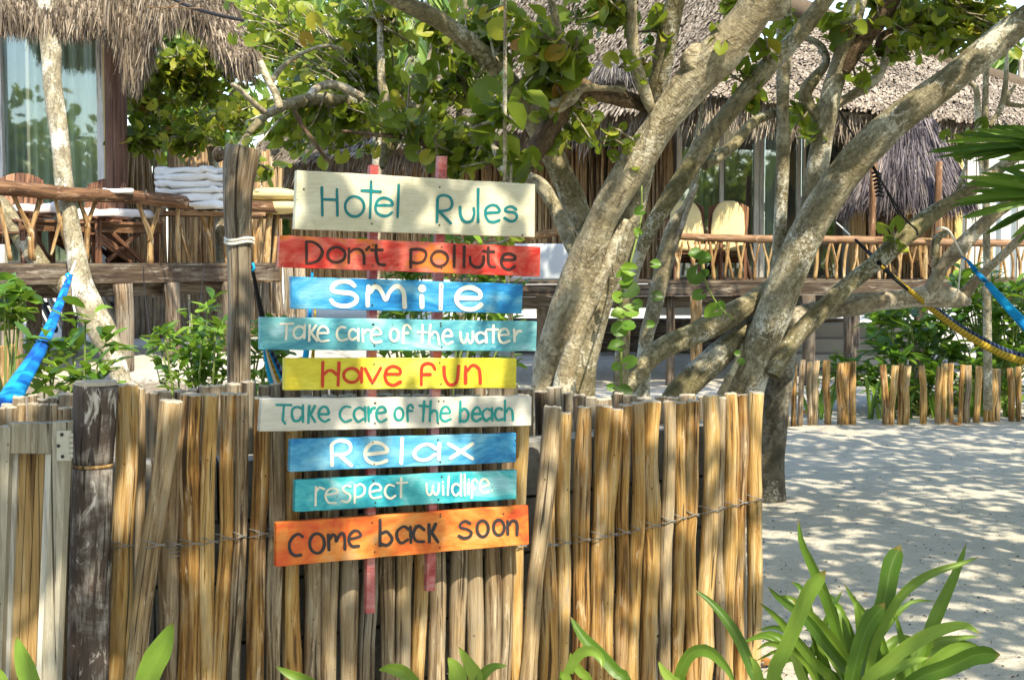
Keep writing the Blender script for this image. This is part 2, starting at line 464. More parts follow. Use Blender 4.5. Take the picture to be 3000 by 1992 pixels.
M['dark'] = plain('screw_dark', (0.03, 0.028, 0.025), .5, .4, .2, 20, .1)
M['wire'] = plain('grey_wire', (0.20, 0.19, 0.18), .45, .6, .3, 30, .1)
M['rope'] = plain('white_rope', (0.66, 0.63, 0.56), .9, .1, .15, 60, .5)
M['black'] = plain('black_rope', (0.02, 0.02, 0.022), .8, .2, .3, 60, .5)
M['steps'] = plain('step_stone', (0.50, 0.47, 0.42), .9, .1, .12, 6, .3)
M['navy'] = plain('navy_slat', (0.05, 0.06, 0.10), .6, .3, .2, 20, .1)
# ------------------------------------------------------------ ground
def sm(t):
    t = max(0.0, min(1.0, t)); return t * t * (3 - 2 * t)
def gz(x, y):
    z = 0.46 * sm((y - 11.5) / 8.5) * sm((-0.6 - x) / 2.4)
    z += 0.05 * noise.noise(Vector((x * .35, y * .35, 0.3))) + 0.018 * noise.noise(Vector((x * 1.7, y * 1.7, 4.0)))
    return z
def pl(px, Y):
    v = P(px, 760, Y); return v.x, v.y
t = NT('white_sand')
v = t.coord('Object', (1, 1, 1), 0)
a = t.noise(v, 1.1, 5, .6); b = t.noise(v, 16, 5, .7); c = t.noise(v, 160, 3, .7)
col = t.ramp(a, [(.3, (0.45, 0.41, 0.335)), (.7, (0.55, 0.51, 0.425))])
col = t.mix(t.math('MULTIPLY', t.ramp(c, [(.35, 1.0), (.5, 0.0)]), .30), col, (0.25, 0.235, 0.20))
col = t.mix(t.math('MULTIPLY', t.ramp(t.math('ADD', b, t.math('MULTIPLY', a, .25)), [(.70, 0.0), (.78, 1.0)]), .30), col, (0.22, 0.20, 0.16))
fp_ = t.noise(v, 3.2, 3, .5, .6)
sx_ = t.n('ShaderNodeSeparateXYZ'); t.l(v, sx_.inputs[0])
soil_shade = t.math('MULTIPLY', t.math('MULTIPLY', t.math('LESS_THAN', t.math('ADD', sx_.outputs[0], t.math('MULTIPLY', a, 1.5)), .1), t.math('GREATER_THAN', sx_.outputs[1], 4.6)), t.math('LESS_THAN', t.math('ADD', sx_.outputs[1], t.math('MULTIPLY', b, 3.0)), 17.5))  # brown litter soil, carried on under the left deck in place of shade
soil_shade = t.math('MULTIPLY', soil_shade, t.ramp(b, [(.35, .95), (.72, .55)]))
col = t.mix(soil_shade, col, t.ramp(c, [(.3, (0.07, 0.05, 0.03)), (.65, (0.24, 0.19, 0.13))]))
h = t.math('ADD', t.math('ADD', t.math('MULTIPLY', b, 1.0), t.math('MULTIPLY', c, .12)), t.math('MULTIPLY', fp_, 3.2))
M['sand'] = t.done(t.bsdf(col, .95, .1, t.bump(h, .9, .035)))
xs = np.concatenate([-np.geomspace(900, 13, 14), np.linspace(-12, 12, 110), np.geomspace(13, 900, 14)])
ys = np.concatenate([-np.geomspace(600, 5, 12), np.linspace(-4, 24, 130), np.geomspace(25, 1400, 16)])
V = [(x, y, gz(x, y) if abs(x) < 40 and -20 < y < 60 else -0.0) for y in ys for x in xs]
nx = len(xs)
F = [(j * nx + i, j * nx + i + 1, (j + 1) * nx + i + 1, (j + 1) * nx + i) for j in range(len(ys) - 1) for i in range(nx - 1)]
mk('ground', V, F, M['sand'], smooth=True, kind='structure')

# ------------------------------------------------------------ shared builders
M['thatch_mid'] = plain('thatch_mid', (0.15, 0.12, 0.088), .95, .05, .3, 30, .6)
def stick_templates(L, r, mat, n=4, seg=7, amp=.08, bend=.02, cutmat=None):
    out = []
    for k in range(n):
        pts, rad = [], []
        for i in range(4):
            f = i / 3
            pts.append((random.uniform(-bend, bend) * (0 < i), random.uniform(-bend, bend) * (0 < i), f * L))
            rad.append(r * random.uniform(.85, 1.12))
        V, F, UV = tube_geo(pts, rad, seg=seg, amp=amp, freq=6, seed=random.uniform(0, 30))
        out.append(mesh_data('stick', V, F, UV, True, mat))
    return out
def stick_wall(root, name, A, B, z0, z1, r, tmpl_mat, gap=1.0, jz=.06, L=None, n=None, lean=.012):
    A, B = Vector((*A, 0)), Vector((*B, 0))
    L = L or (z1 - z0)
    T = stick_templates(L, r, tmpl_mat)
    d = (B - A); W = d.length; d.normalize()
    s = 0.0; o = org(root)
    nrm = Vector((d.y, -d.x, 0))
    while s < W:
        p = A + d * s + nrm * random.uniform(-.012, .012)
        k = random.uniform(.75, 1.25)
        st = link(name, random.choice(T), root, Vector((p.x, p.y, z0)) - o)
        st.scale = (k, k, 1 + random.uniform(-jz, jz) * .8)
        st.rotation_euler = (random.uniform(-lean, lean), random.uniform(-lean, lean), random.uniform(0, 6.28))
        s += 2 * r * k * gap
STRAND_V = [(-.5, 0, 0), (.5, 0, 0), (-.4, .06, -.5), (.4, .06, -.5), (-.12, -.05, -1), (.12, -.05, -1)]
STRAND_F = [(0, 1, 3, 2), (2, 3, 5, 4)]
def strand_mats(O, D, L, W, spread=.25):
    """origins, directions (rows), lengths, widths -> matrices whose -z column runs along D"""
    O, D = np.asarray(O, float), np.asarray(D, float)
    D = D + RNG.normal(0, spread, D.shape); D /= np.linalg.norm(D, axis=1)[:, None]
    rv = RNG.normal(0, 1, D.shape)
    X = np.cross(D, rv); X /= np.linalg.norm(X, axis=1)[:, None] + 1e-9
    Yv = np.cross(D, X)
    Mx = np.zeros((len(O), 3, 4))
    Mx[:, :, 0] = X * np.asarray(W).reshape(-1, 1); Mx[:, :, 1] = Yv * (np.asarray(L).reshape(-1, 1) * .6); Mx[:, :, 2] = -D * np.asarray(L).reshape(-1, 1); Mx[:, :, 3] = O
    return Mx
def roof_plane(root, e0, e1, r1, r0, mat, row=.09, colw=.06, thick=.35, tuft=(.07, .26)):
    """thatch: e0-e1 the eave, r0-r1 the ridge; a solid underlay and overlapping tufts"""
    e0, e1, r1, r0 = [np.array(v, float) for v in (e0, e1, r1, r0)]
    def pt(u, w): return (e0 * (1 - u) + e1 * u) * (1 - w) + (r0 * (1 - u) + r1 * u) * w
    nrm = np.cross(e1 - e0, r0 - e0); nrm /= np.linalg.norm(nrm)
    if nrm[2] < 0: nrm = -nrm
    N, K = 24, 16
    V, F = [], []
    for j in range(K + 1):
        for i in range(N + 1):
            p = pt(i / N, j / K); V.append(p + nrm * .06 * noise.noise(Vector(p) * .9))
    o = len(V)
    for j in range(K + 1):
        for i in range(N + 1): V.append(V[j * (N + 1) + i] - nrm * thick)
    for j in range(K):
        for i in range(N):
            q = j * (N + 1) + i
            F.append((q, q + 1, q + N + 2, q + N + 1)); F.append((q + o, q + N + 1 + o, q + N + 2 + o, q + 1 + o))
    for i in range(N): F.append((i, i + o, i + 1 + o, i + 1))
    for j in range(K):
        for c in (0, N):
            q = j * (N + 1) + c; F.append((q, q + N + 1, q + N + 1 + o, q + o))
    mk('roof', V, F, M['thatch_mid'], root, kind='stuff')
    W = np.linalg.norm(e1 - e0); H = (np.linalg.norm(r0 - e0) + np.linalg.norm(r1 - e1)) / 2
    Ms = []
    for j in range(int(H / row)):
        wv = (j + .2) * row / H
        width = np.linalg.norm(pt(1, wv) - pt(0, wv)); nn = int(width / colw)
        u = (np.arange(nn) + RNG.random(nn) * .7) / nn
        ww = np.clip(wv + RNG.normal(0, .18, nn) * row / H, 0, 1)
        Pp = np.array([pt(a_, b_) for a_, b_ in zip(u, ww)])
        dwn = (e0 + (e1 - e0) * .5) - (r0 + (r1 - r0) * .5); dwn /= np.linalg.norm(dwn)
        dn = dwn[None, :] + RNG.normal(0, .07, (nn, 3)) + nrm[None, :] * .05
        dn /= np.linalg.norm(dn, axis=1)[:, None]
        X = np.cross(dn, nrm[None, :]); X /= np.linalg.norm(X, axis=1)[:, None]
        Mx = np.zeros((nn, 3, 4))
        Lh = tuft[1] * RNG.uniform(.7, 1.3, nn)
        Mx[:, :, 0] = X * (tuft[0] * RNG.uniform(.7, 1.3, nn))[:, None]; Mx[:, :, 1] = nrm[None, :] * .06
        Mx[:, :, 2] = -dn * Lh[:, None]; Mx[:, :, 3] = Pp + nrm[None, :] * (.03 + RNG.uniform(0, .022, (nn, 1)))
        Ms.append(Mx)
    tv = [(-.5, 0, 0), (.5, 0, 0), (-.5, .5, -.6), (.5, .5, -.6), (-.3, .1, -1), (.3, .1, -1)]
    scatter('thatch', tv, STRAND_F, np.concatenate(Ms), mat, root, 'stuff', False)
    # shaggy eave
    n = int(W * 130)
    u = RNG.random(n)
    O = e0 + (e1 - e0) * u[:, None] - nrm * RNG.random((n, 1)) * thick + np.array([0, 0, .05])
    D = np.tile(dwn * .5 + np.array([0, 0, -.8]), (n, 1))
    scatter('eave_fringe', STRAND_V, STRAND_F, strand_mats(O, D, RNG.uniform(.15, .5, n), np.full(n, .02), .15), mat, root, 'stuff', False)

def superell(c, s, e1=.35, e2=.35, nu=20, nv=10, amp=0.0, freq=6.0, M3=None, layers=0):
    """rounded box; layers>0 adds fold grooves round its side"""
    V, F, UV = [], [], []
    def sg(v, e): return math.copysign(abs(v) ** e, v)
    for j in range(nv + 1):
        ph = -math.pi / 2 + math.pi * j / nv
        for i in range(nu):
            th = 2 * math.pi * i / nu
            x = sg(math.cos(ph), e1) * sg(math.cos(th), e2); y = sg(math.cos(ph), e1) * sg(math.sin(th), e2); z = sg(math.sin(ph), e1)
            k = 1.0
            if layers: k -= .05 * abs(math.sin(z * layers * math.pi / 2))
            p = Vector((x * s[0] * k, y * s[1] * k, z * s[2]))
            if amp:
                q = (p + Vector(c)) * freq
                p += Vector((noise.noise(q), noise.noise(q + Vector((9, 0, 0))), noise.noise(q + Vector((0, 9, 0))))) * amp
            if M3 is not None: p = M3 @ p
            V.append(p + Vector(c)); UV.append((x, z))
    for j in range(nv):
        for i in range(nu):
            a_, b_ = j * nu + i, j * nu + (i + 1) % nu
            F.append((a_, b_, b_ + nu, a_ + nu))
    return V, F, UV
def curtain(root, A, B, z0, z1, mat, n=90, amp=.05, fold=.16, name='curtain'):
    A, B = Vector((*A, 0)), Vector((*B, 0)); d = B - A; nrm = Vector((-d.y, d.x, 0)).normalized()
    V, F, UV = [], [], []
    W = d.length
    for i in range(n + 1):
        f = i / n; s = f * W
        off = amp * math.sin(s / fold * 6.28 + 1.5 * math.sin(s * 3.1)) + amp * .4 * math.sin(s / fold * 15)
        for z, kk in ((z0, 1.2), (z1, .7)):
            p = A + d * f + nrm * off * kk; V.append((p.x, p.y, z)); UV.append((s, z))
    for i in range(n): F.append((2 * i, 2 * i + 2, 2 * i + 3, 2 * i + 1))
    return mk(name, V, F, mat, root, UV, True)
t = NT('window_glass')
tr = t.n('ShaderNodeBsdfTransparent'); tr.inputs[0].default_value = (.88, .93, .90, 1)
gl = t.n('ShaderNodeBsdfGlossy'); gl.inputs[1].default_value = .02; gl.inputs[0].default_value = (.9, .95, .9, 1)
lw = t.n('ShaderNodeLayerWeight'); lw.inputs[0].default_value = .5
mx = t.n('ShaderNodeMixShader')
t.l(t.math('ADD', t.math('MULTIPLY', lw.outputs['Fresnel'], .5), .035, clamp=True), mx.inputs[0])
t.l(tr.outputs[0], mx.inputs[1]); t.l(gl.outputs[0], mx.inputs[2])
M['glass'] = t.done(mx.outputs[0])
M['curtain'] = plain('curtain_cloth', (0.50, 0.50, 0.38), .95, .05, .1, 4, .1)
M['curtain_grey'] = plain('curtain_grey', (0.36, 0.36, 0.33), .95, .05, .1, 4, .1)
M['sheer'] = plain('curtain_sheer', (0.62, 0.66, 0.62), .95, .05, .05, 4, .1)
M['interior_shade'] = plain('dark_backing', (0.16, 0.15, 0.12), .95, .05, .2, 2, .1)  # dark tone puts the shade inside the huts into the wall colour
M['yellowtrim'] = plain('yellow_trim', (0.62, 0.47, 0.17), .6, .3, .12, 10, .2)

def pane(root, A, B, z0, z1, th=.012, name='pane', mat='glass'):
    A, B = Vector((*A, 0)), Vector((*B, 0))
    g = Geo(); g.beam((A.x, A.y, (z0 + z1) / 2), (B.x, B.y, (z0 + z1) / 2), th, z1 - z0)
    return g.out(name, M[mat], root)
def vpost(root, xy, z0, z1, w, name='post', mat='frame', d=None):
    g = Geo(); g.box((xy[0], xy[1], (z0 + z1) / 2), (w, d or w, z1 - z0)); return g.out(name, M[mat], root)

# ------------------------------------------------------------ left hut
DZL = 1.60
hutL = thing('thatched_hut', 'thatched hut with curtained glass wall and dark corner column at the left edge', 'hut', (*pl(100, 19.5), 0))
A, B, C3 = pl(-260, 18.6), pl(8, 18.55), pl(298, 18.5)
pane(hutL, B, C3, DZL + .02, 5.0); pane(hutL, A, pl(-20, 18.55), DZL + .02, 5.0)
vpost(hutL, pl(4, 18.5), DZL, 5.0, .13, 'window_frame'); vpost(hutL, pl(303, 18.45), DZL, 5.0, .085, 'window_frame')
vpost(hutL, pl(317, 18.42), DZL, 4.6, .045, 'trim', 'yellowtrim')
g = Geo(); g.tube([P(343, 760, 18.1) + Vector((0, 0, DZL - 1.65)), P(338, 100, 18.1), P(336, -40, 18.1)], [.135, .14, .14], seg=14, n=8, amp=.03, freq=2)
g.out('column', M['column'], hutL, True)
curtain(hutL, pl(95, 18.9), pl(292, 18.85), DZL + .03, 5.0, M['curtain'], 110, .05, .17)
curtain(hutL, pl(14, 19.0), pl(88, 18.95), DZL + .03, 5.0, M['curtain_grey'], 50, .05, .15)
curtain(hutL, pl(-250, 18.9), pl(-10, 18.9), DZL + .03, 4.5, M['curtain'], 60, .05, .15)
g = Geo(); g.beam((*pl(-260, 22), 3.4), (*pl(360, 22), 3.4), .1, 3.8); g.out('back_wall', M['interior_shade'], hutL)
# thatch: the eave swings round the corner, its lower edge given in photo columns
ev = [(-160, 108), (0, 112), (120, 118), (180, 128), (300, 130), (345, 150), (375, 270), (400, 285), (425, 235), (450, 160), (480, 110), (530, 92), (600, 128), (640, 205), (690, 240), (725, 232), (748, 180)]
exs = np.array([e[0] for e in ev], float); eys = np.array([e[1] for e in ev], float)
def eY(px): return np.interp(px, [-160, 330, 400, 480, 745], [17.0, 17.0, 16.8, 16.0, 15.2])
def tY(px): return np.interp(px, [-160, 440, 600, 690, 745], [-190, -190, -130, 10, 130])   # upper outline
V, F = [], []
nc, nr = 60, 8
for i in range(nc + 1):
    px = -160 + (738 + 160) * i / nc
    y1 = np.interp(px, exs, eys) - 52; y0 = min(tY(px) + 14, y1 - 5)
    for j in range(nr + 1):
        f = j / nr
        V.append(P(px, y0 + (y1 - y0) * f, float(eY(px)) + (1 - f) ** 1.5 * 1.6 + .12))
for i in range(nc):
    for j in range(nr):
        q = i * (nr + 1) + j; F.append((q, q + nr + 1, q + nr + 2, q + 1))
mk('roof', V, F, M['thatch_under'], hutL, kind='stuff', smooth=True)
n = 26000
px = RNG.uniform(-160, 742, n); f = RNG.random(n) ** .75
O = np.zeros((n, 3)); D = np.zeros((n, 3))
for k in range(n):
    y1 = np.interp(px[k], exs, eys) - 62; y0 = min(tY(px[k]), y1 - 5)
    yy = y0 + (y1 - y0) * f[k]
    O[k] = P(px[k], yy, float(eY(px[k])) + (1 - f[k]) ** 1.5 * 1.6 + RNG.normal(0, .05))
    sx = .0 if px[k] < 440 else .55 * ((px[k] - 440) / 300)
    D[k] = (sx * (1 - f[k] * .6), -.35 * (1 - f[k]), -1)
L = RNG.uniform(.14, .34, n)
scatter('thatch', STRAND_V, STRAND_F, strand_mats(O, D, L, np.full(n, .017), .14), M['thatch'], hutL, 'stuff', False)
n = 5000
px = RNG.uniform(330, 440, n); O = np.array([P(a_, np.interp(a_, exs, eys) - RNG.uniform(75, 200), 17.1) for a_ in px])
O[:, 1] += RNG.normal(0, .12, n)
scatter('corner_tassel', STRAND_V, STRAND_F, strand_mats(O, np.tile([-.05, 0, -1], (n, 1)), RNG.uniform(.2, .42, n), np.full(n, .013), .07), M['thatch'], hutL, 'stuff', False)
g = Geo(); g.tube([P(490, -10, 15.6), P(560, 22, 15.4), P(640, 45, 15.1), P(712, 60, 14.95)], [.022, .02, .02, .018], seg=6, n=10)
g.out('tie_pole', M['black'], hutL, True)
g = Geo(); g.tube([P(430, 22, 15.4), P(520, 24, 15.2), P(598, 25, 15.1)], [.006, .006, .004], seg=5); g.tube([P(455, 36, 15.4), P(505, 18, 15.2), P(550, 2, 15.1)], [.006, .006, .004], seg=5)
top(g.out('dry_twig', M['twig'], None, True), 'thin dry twig caught on the brown thatch above the glass wall', 'twig')

# ------------------------------------------------------------ main huts (centre and right)
hutC = thing('thatched_hut', 'large thatched hut with stick wall and glass doors behind the trees', 'hut', (*pl(1900, 22), 0), )
E0 = P(670, 505, 27.5); E1 = P(2075, 286, 18.2); E2 = P(3100, 385, 22.8)
RA = P(1330, -60, 32); RB = P(2270, -80, 25); RC = P(2360, 62, 24.6); RD = P(3000, 262, 31)
roof_plane(hutC, E0, E1, RB, RA, M['thatch_pale'], row=.085, colw=.034, tuft=(.036, .28))
roof_plane(hutC, E1, E2, RD, RC, M['thatch_pale'], row=.085, colw=.034, tuft=(.036, .28))
ridge = Geo(); ridge.tube([RC + Vector((-.8, .3, .5)), (RC + RD) / 2 + Vector((0, 0, .05)), RD], [.2, .2, .2], seg=10, n=14, amp=.2, freq=3); ridge.out('ridge_roll', M['thatch_under'], hutC, True)
wA, wB, wC = pl(850, 27.4), pl(1975, 20.7), pl(2500, 21.5)
stick_wall(hutC, 'stick', wA, wB, 1.3, 3.75, .034, M['bamboo'], .98, .03, 2.5)
g = Geo(); g.beam((wA[0], wA[1] + .25, 2.5), (wB[0], wB[1] + .25, 2.5), .06, 2.4); g.out('dark_backing', M['thatch_under'], hutC)  # dark sheet added to close the bright gaps between the sticks
cg = Geo(); cg.tube([P(1180, 745, 24.4), P(1560, 692, 21.3), P(1680, 668, 20.4)], .06, seg=8, n=12, amp=.12, freq=4); cg.out('wall_plate', M['twig'], hutC, True)
zl0, zl1 = 1.38, 3.58
def wp(px):
    """plan point on the glazed wall at photo column px"""
    f = (px - 1985) / (2500 - 1985); return pl(px, 20.7 + .9 * f)
for a_, b_ in ((1995, 2103), (2122, 2203), (2238, 2330), (2345, 2468)):
    pane(hutC, wp(a_), wp(b_), zl0, zl1)
for p_, w_ in ((1988, .07), (2112, .06), (2214, .07), (2229, .06), (2337, .05), (2352, .05), (2478, .09)):
    vpost(hutC, wp(p_), zl0, zl1, w_, 'door_frame')
g = Geo(); q0, q1 = wp(1980), wp(2500); g.beam((*q0, 3.66), (*q1, 3.66), .14, .15); g.beam((*q0, 3.86), (*q1, 3.86), .12, .12); g.out('lintel', M['frame'], hutC)
curtain(hutC, (wp(1998)[0], wp(1998)[1] + .3), (wp(2100)[0], wp(2100)[1] + .3), zl0, zl1, M['curtain_grey'], 40, .03, .1)
curtain(hutC, (wp(2240)[0], wp(2240)[1] + .25), (wp(2290)[0], wp(2290)[1] + .25), zl0, zl1, M['sheer'], 30, .03, .12)
curtain(hutC, (wp(2390)[0], wp(2295)[1] + .3), (wp(2460)[0], wp(2460)[1] + .3), zl0, zl1, M['curtain_grey'], 60, .03, .12)
g = Geo(); g.beam((*pl(1900, 23.6), 2.6), (*pl(3150, 23.9), 2.6), .1, 3.0); g.out('dark_backing', M['interior_shade'], hutC)
g = Geo(); cx = pl(2510, 20.6); g.box((cx[0], cx[1], 2.35), (.19, .19, 2.0)); g.out('column', M['gateboard'], hutC)
stick_wall(hutC, 'stick', pl(2530, 21.2), pl(2810, 21.6), 1.36, 3.4, .032, M['bamboo'], 1.0, .04, 2.0)
vpost(hutC, pl(2803, 20.9), 1.36, 3.3, .11, 'trim', 'yellowtrim')
for p_ in (2835, 2862, 2985, 3040): vpost(hutC, pl(p_, 21.3), 1.36, 3.3, .07, 'door_frame')
curtain(hutC, pl(2815, 21.6), pl(3080, 21.9), 1.38, 3.3, M['sheer'], 70, .03, .12)
# little dark thatch cap over the door side
dm = Geo()
capo = P(1812, 215, 17.6)
Vc, Fc, UVc = superell(capo - Vector((0, 0, .04)), (.38, .28, .13), .8, .9, 20, 8, .05, 3)
rc = thing('roof_cap', 'small dark grey thatch cap with black ridge jutting below the pale roof behind the trunks', 'roof cap', capo)
mk('underlay', Vc, Fc, M['dark'], rc, UVc, True)
n = 9000
a_ = RNG.uniform(0, 6.283, n); r_ = RNG.uniform(.0, 1, n) ** .6
O = np.stack([capo.x + np.cos(a_) * r_ * .44, capo.y + np.sin(a_) * r_ * .34, capo.z + .19 * np.sqrt(np.maximum(0, 1 - r_ ** 2)) - .02], 1)
D = np.stack([np.cos(a_) * .9 * r_, np.sin(a_) * .9 * r_, -.25 - r_], 1)
scatter('thatch', STRAND_V, STRAND_F, strand_mats(O, D, RNG.uniform(.10, .30, n), np.full(n, .016), .12), M['thatch_dark'], rc, 'stuff', False)
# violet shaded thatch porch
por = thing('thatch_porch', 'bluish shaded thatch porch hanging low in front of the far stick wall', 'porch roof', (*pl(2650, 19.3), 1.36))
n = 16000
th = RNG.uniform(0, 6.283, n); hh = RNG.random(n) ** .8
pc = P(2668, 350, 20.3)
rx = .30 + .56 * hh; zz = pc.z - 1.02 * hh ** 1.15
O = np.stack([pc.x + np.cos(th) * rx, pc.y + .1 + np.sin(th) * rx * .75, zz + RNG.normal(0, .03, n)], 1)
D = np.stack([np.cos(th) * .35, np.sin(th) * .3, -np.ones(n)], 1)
scatter('thatch', STRAND_V, STRAND_F, strand_mats(O, D, RNG.uniform(.2, .5, n), np.full(n, .018), .1), M['thatch_violet_shade'], por, 'stuff', False)
V, F = [], []
for j in range(7):
    f = j / 6; r_ = (.12 + .58 * f); z_ = pc.z - 1.0 * f ** 1.1
    for i in range(20):
        a_ = i / 20 * 6.283; V.append((pc.x + math.cos(a_) * r_, pc.y + .1 + math.sin(a_) * r_ * .72, z_))
for j in range(6):
    for i in range(20): F.append((j * 20 + i, j * 20 + (i + 1) % 20, (j + 1) * 20 + (i + 1) % 20, (j + 1) * 20 + i))
mk('roof', V, F, M['thatch_under'], por, smooth=True)
for px_ in (2552, 2742):
    q = pl(px_, 19.6); g = Geo(); g.tube([(q[0], q[1], 1.36), (q[0] + .02, q[1], 3.0)], [.05, .05], seg=8, n=6, amp=.1); g.out('post', M['rail'], por, True)

# ------------------------------------------------------------ decks
def rail_tube(root, p, q, r, name='top_rail', mat='rail', sag=0):
    g = Geo(); p, q = Vector(p), Vector(q)
    pts = [p.lerp(q, i / 6) + Vector((0, 0, random.uniform(-.012, .012))) for i in range(7)]
    g.tube(pts, [r * random.uniform(.92, 1.08) for _ in pts], seg=9, n=30, amp=.10, freq=3.5, seed=random.uniform(0, 9))
    return g.out(name, M[mat], root, True)
dl0, dl1 = pl(-160, 15.0), pl(838, 19.3)
deckL = thing('wooden_deck', 'raised weathered timber deck with dark beams in front of the left hut', 'deck', (*pl(340, 16.5), 0))
d0, d1 = Vector((*dl0, 0)), Vector((*dl1, 0)); dd = (d1 - d0).normalized(); dn_ = Vector((-dd.y, dd.x, 0))
for k in range(22):
    a_ = d0 + dn_ * (.07 + k * .145); b_ = d1 + dn_ * (.07 + k * .145) - dd * max(0, (k - 3) * .14)
    g = Geo(); z_ = DZL - .02 + random.uniform(-.004, .004)
    g.beam((a_.x, a_.y, z_), (b_.x, b_.y, z_), .138, .038); g.out('plank', M['deck'], deckL)
for off, z0, z1, e0_, e1_ in ((.03, DZL - .235, DZL - .045, 0, .15), (.22, DZL - .40, DZL - .245, .0, .9), (1.6, DZL - .40, DZL - .24, 0, 1.0)):
    a_ = d0 + dn_ * off + dd * e0_; b_ = d1 + dn_ * off - dd * e1_
    g = Geo(); g.beam((a_.x, a_.y, (z0 + z1) / 2), (b_.x, b_.y, (z0 + z1) / 2), .10, z1 - z0); g.out('beam', M['deck'], deckL)
for px_, Y_, r_ in ((25, 15.8, .13), (92, 17.2, .10), (196, 18.2, .10), (358, 16.7, .115), (500, 17.6, .105), (664, 18.4, .09)):
    q = pl(px_, Y_); g = Geo(); z_ = gz(*q) - .1
    g.tube([(q[0], q[1], z_), (q[0] + .02, q[1], (z_ + DZL) / 2), (q[0], q[1], DZL - .24)], [r_, r_ * .95, r_], seg=10, n=8, amp=.08, freq=3, seed=px_ * .1)
    g.out('post', M['deck' if Y_ > 17 else 'pole_old'], deckL, True)
railL = thing('deck_railing', 'rustic branch railing with forked balusters along the left deck', 'railing', (*pl(340, 16.5), DZL))
ra, rb = P(-160, 540, 15.05), P(838, 612, 19.25)
rail_tube(railL, ra, rb, .085)
def onL(px, z=None, y=None):
    f = (pl(px, 15)[0] / 15.0)
    # intersection of the column's ray with the deck edge line (a little inside)
    A0 = d0 + dn_ * .09
    tt = (A0.y * f - A0.x) / (dd.x - dd.y * f)
    q = A0 + dd * tt
    if y is not None: z = P(px, y, q.y).z
    return Vector((q.x, q.y, z))
def branch(root, pts, r, name='baluster', mat='twig', r1=None):
    g = Geo(); m = len(pts); r1 = r1 or r * .8
    g.tube(pts, [r + (r1 - r) * i / (m - 1) for i in range(m)], seg=7, n=max(6, m * 3), amp=.14, freq=7, seed=random.uniform(0, 20)); return g.out(name, M[mat], root, True)
def fork(root, fn, base, mid, tips, r):
    g = Geo()
    b_, m_ = fn(*base), fn(*mid)
    for i, tp in enumerate(tips):
        t_ = fn(*tp)
        pts = [b_, b_.lerp(m_, .6), m_, m_.lerp(t_, .5), t_] if i == 0 else [m_ - (t_ - m_) * .15, m_.lerp(t_, .5), t_]
        g.tube(pts, [r * 1.15, r, r, r * .8, r * .7] if i == 0 else [r * .8, r * .75, r * .65], seg=7, n=12 if i == 0 else 7, amp=.12, freq=7, seed=random.uniform(0, 20))
    return g.out('baluster', M['twig'], root, True)
fl = lambda px, y: onL(px, y=y)
fork(railL, fl, (92, 762), (92, 677), [(40, 568), (128, 570)], .034)
fork(railL, fl, (100, 764), (88, 690), [(118, 575), (44, 560)], .022)
fork(railL, fl, (208, 766), (178, 650), [(164, 575), (150, 748)], .028)
fork(railL, fl, (253, 766), (258, 655), [(230, 572), (290, 574)], .034)
fork(railL, fl, (440, 775), (441, 692), [(404, 582), (474, 592)], .040)
branch(railL, [fl(524, 780), fl(520, 690), fl(524, 600)], .032)
branch(railL, [fl(560, 782), fl(542, 720), fl(530, 660)], .022)
fork(railL, fl, (620, 782), (614, 692), [(584, 612), (622, 608)], .030)
branch(railL, [fl(668, 785), fl(660, 700), fl(672, 620)], .04)
fork(railL, fl, (748, 785), (748, 705), [(770, 625), (730, 630)], .032)
branch(railL, [fl(778, 785), fl(785, 700), fl(792, 625)], .055)
branch(railL, [fl(800, 785), fl(808, 700), fl(816, 630)], .03)
branch(railL, [fl(30, 764), fl(18, 680), fl(-5, 575)], .03)
branch(railL, [fl(-60, 764), fl(-58, 680), fl(-50, 575)], .03)

dr0, dr1 = pl(1440, 17.8), pl(3150, 20.0)
DZR = 1.37
deckR = thing('wooden_deck', 'raised timber deck of the right hut seen between the tree trunks', 'deck', (*pl(2200, 18.6), 0))
r0_, r1_ = Vector((*dr0, 0)), Vector((*dr1, 0)); rd = (r1_ - r0_).normalized(); rn = Vector((-rd.y, rd.x, 0))
for k in range(17):
    a_ = r0_ + rn * (.07 + k * .145); b_ = r1_ + rn * (.07 + k * .145)
    g = Geo(); z_ = DZR - .02 + random.uniform(-.004, .004)
    g.beam((a_.x, a_.y, z_), (b_.x, b_.y, z_), .138, .038); g.out('plank', M['deck'], deckR)
for off, z0, z1 in ((.03, DZR - .20, DZR - .045), (.24, DZR - .36, DZR - .21)):
    a_ = r0_ + rn * off; b_ = r1_ + rn * off
    g = Geo(); g.beam((a_.x, a_.y, (z0 + z1) / 2), (b_.x, b_.y, (z0 + z1) / 2), .10, z1 - z0); g.out('beam', M['deck'], deckR)
for px_, Y_, r_, mt in ((1590, 18.4, .09, 'deck'), (1690, 18.5, .09, 'deck'), (1964, 18.6, .06, 'deck'), (2040, 18.3, .08, 'twig'), (2160, 18.9, .06, 'deck'), (2370, 18.7, .09, 'deck'), (2496, 18.8, .11, 'deck'), (2700, 18.9, .1, 'deck'), (2900, 19, .1, 'deck')):
    q = pl(px_, Y_); g = Geo(); z_ = -.1
    g.tube([(q[0], q[1], z_), (q[0] + .01, q[1], .6), (q[0], q[1], DZR - .2)], [r_, r_ * .95, r_], seg=10, n=8, amp=.06, freq=3, seed=px_ * .1)
    g.out('post', M[mt], deckR, True)
def onR(px, y=None, z=None, ins=.09):
    f = (pl(px, 15)[0] / 15.0)
    A0 = r0_ + rn * ins
    tt = (A0.y * f - A0.x) / (rd.x - rd.y * f)
    q = A0 + rd * tt
    if y is not None: z = P(px, y, q.y).z
    return Vector((q.x, q.y, z))
railR = thing('deck_railing', 'rustic branch railing with twisted balusters along the right deck', 'railing', (*pl(2400, 18.8), DZR))
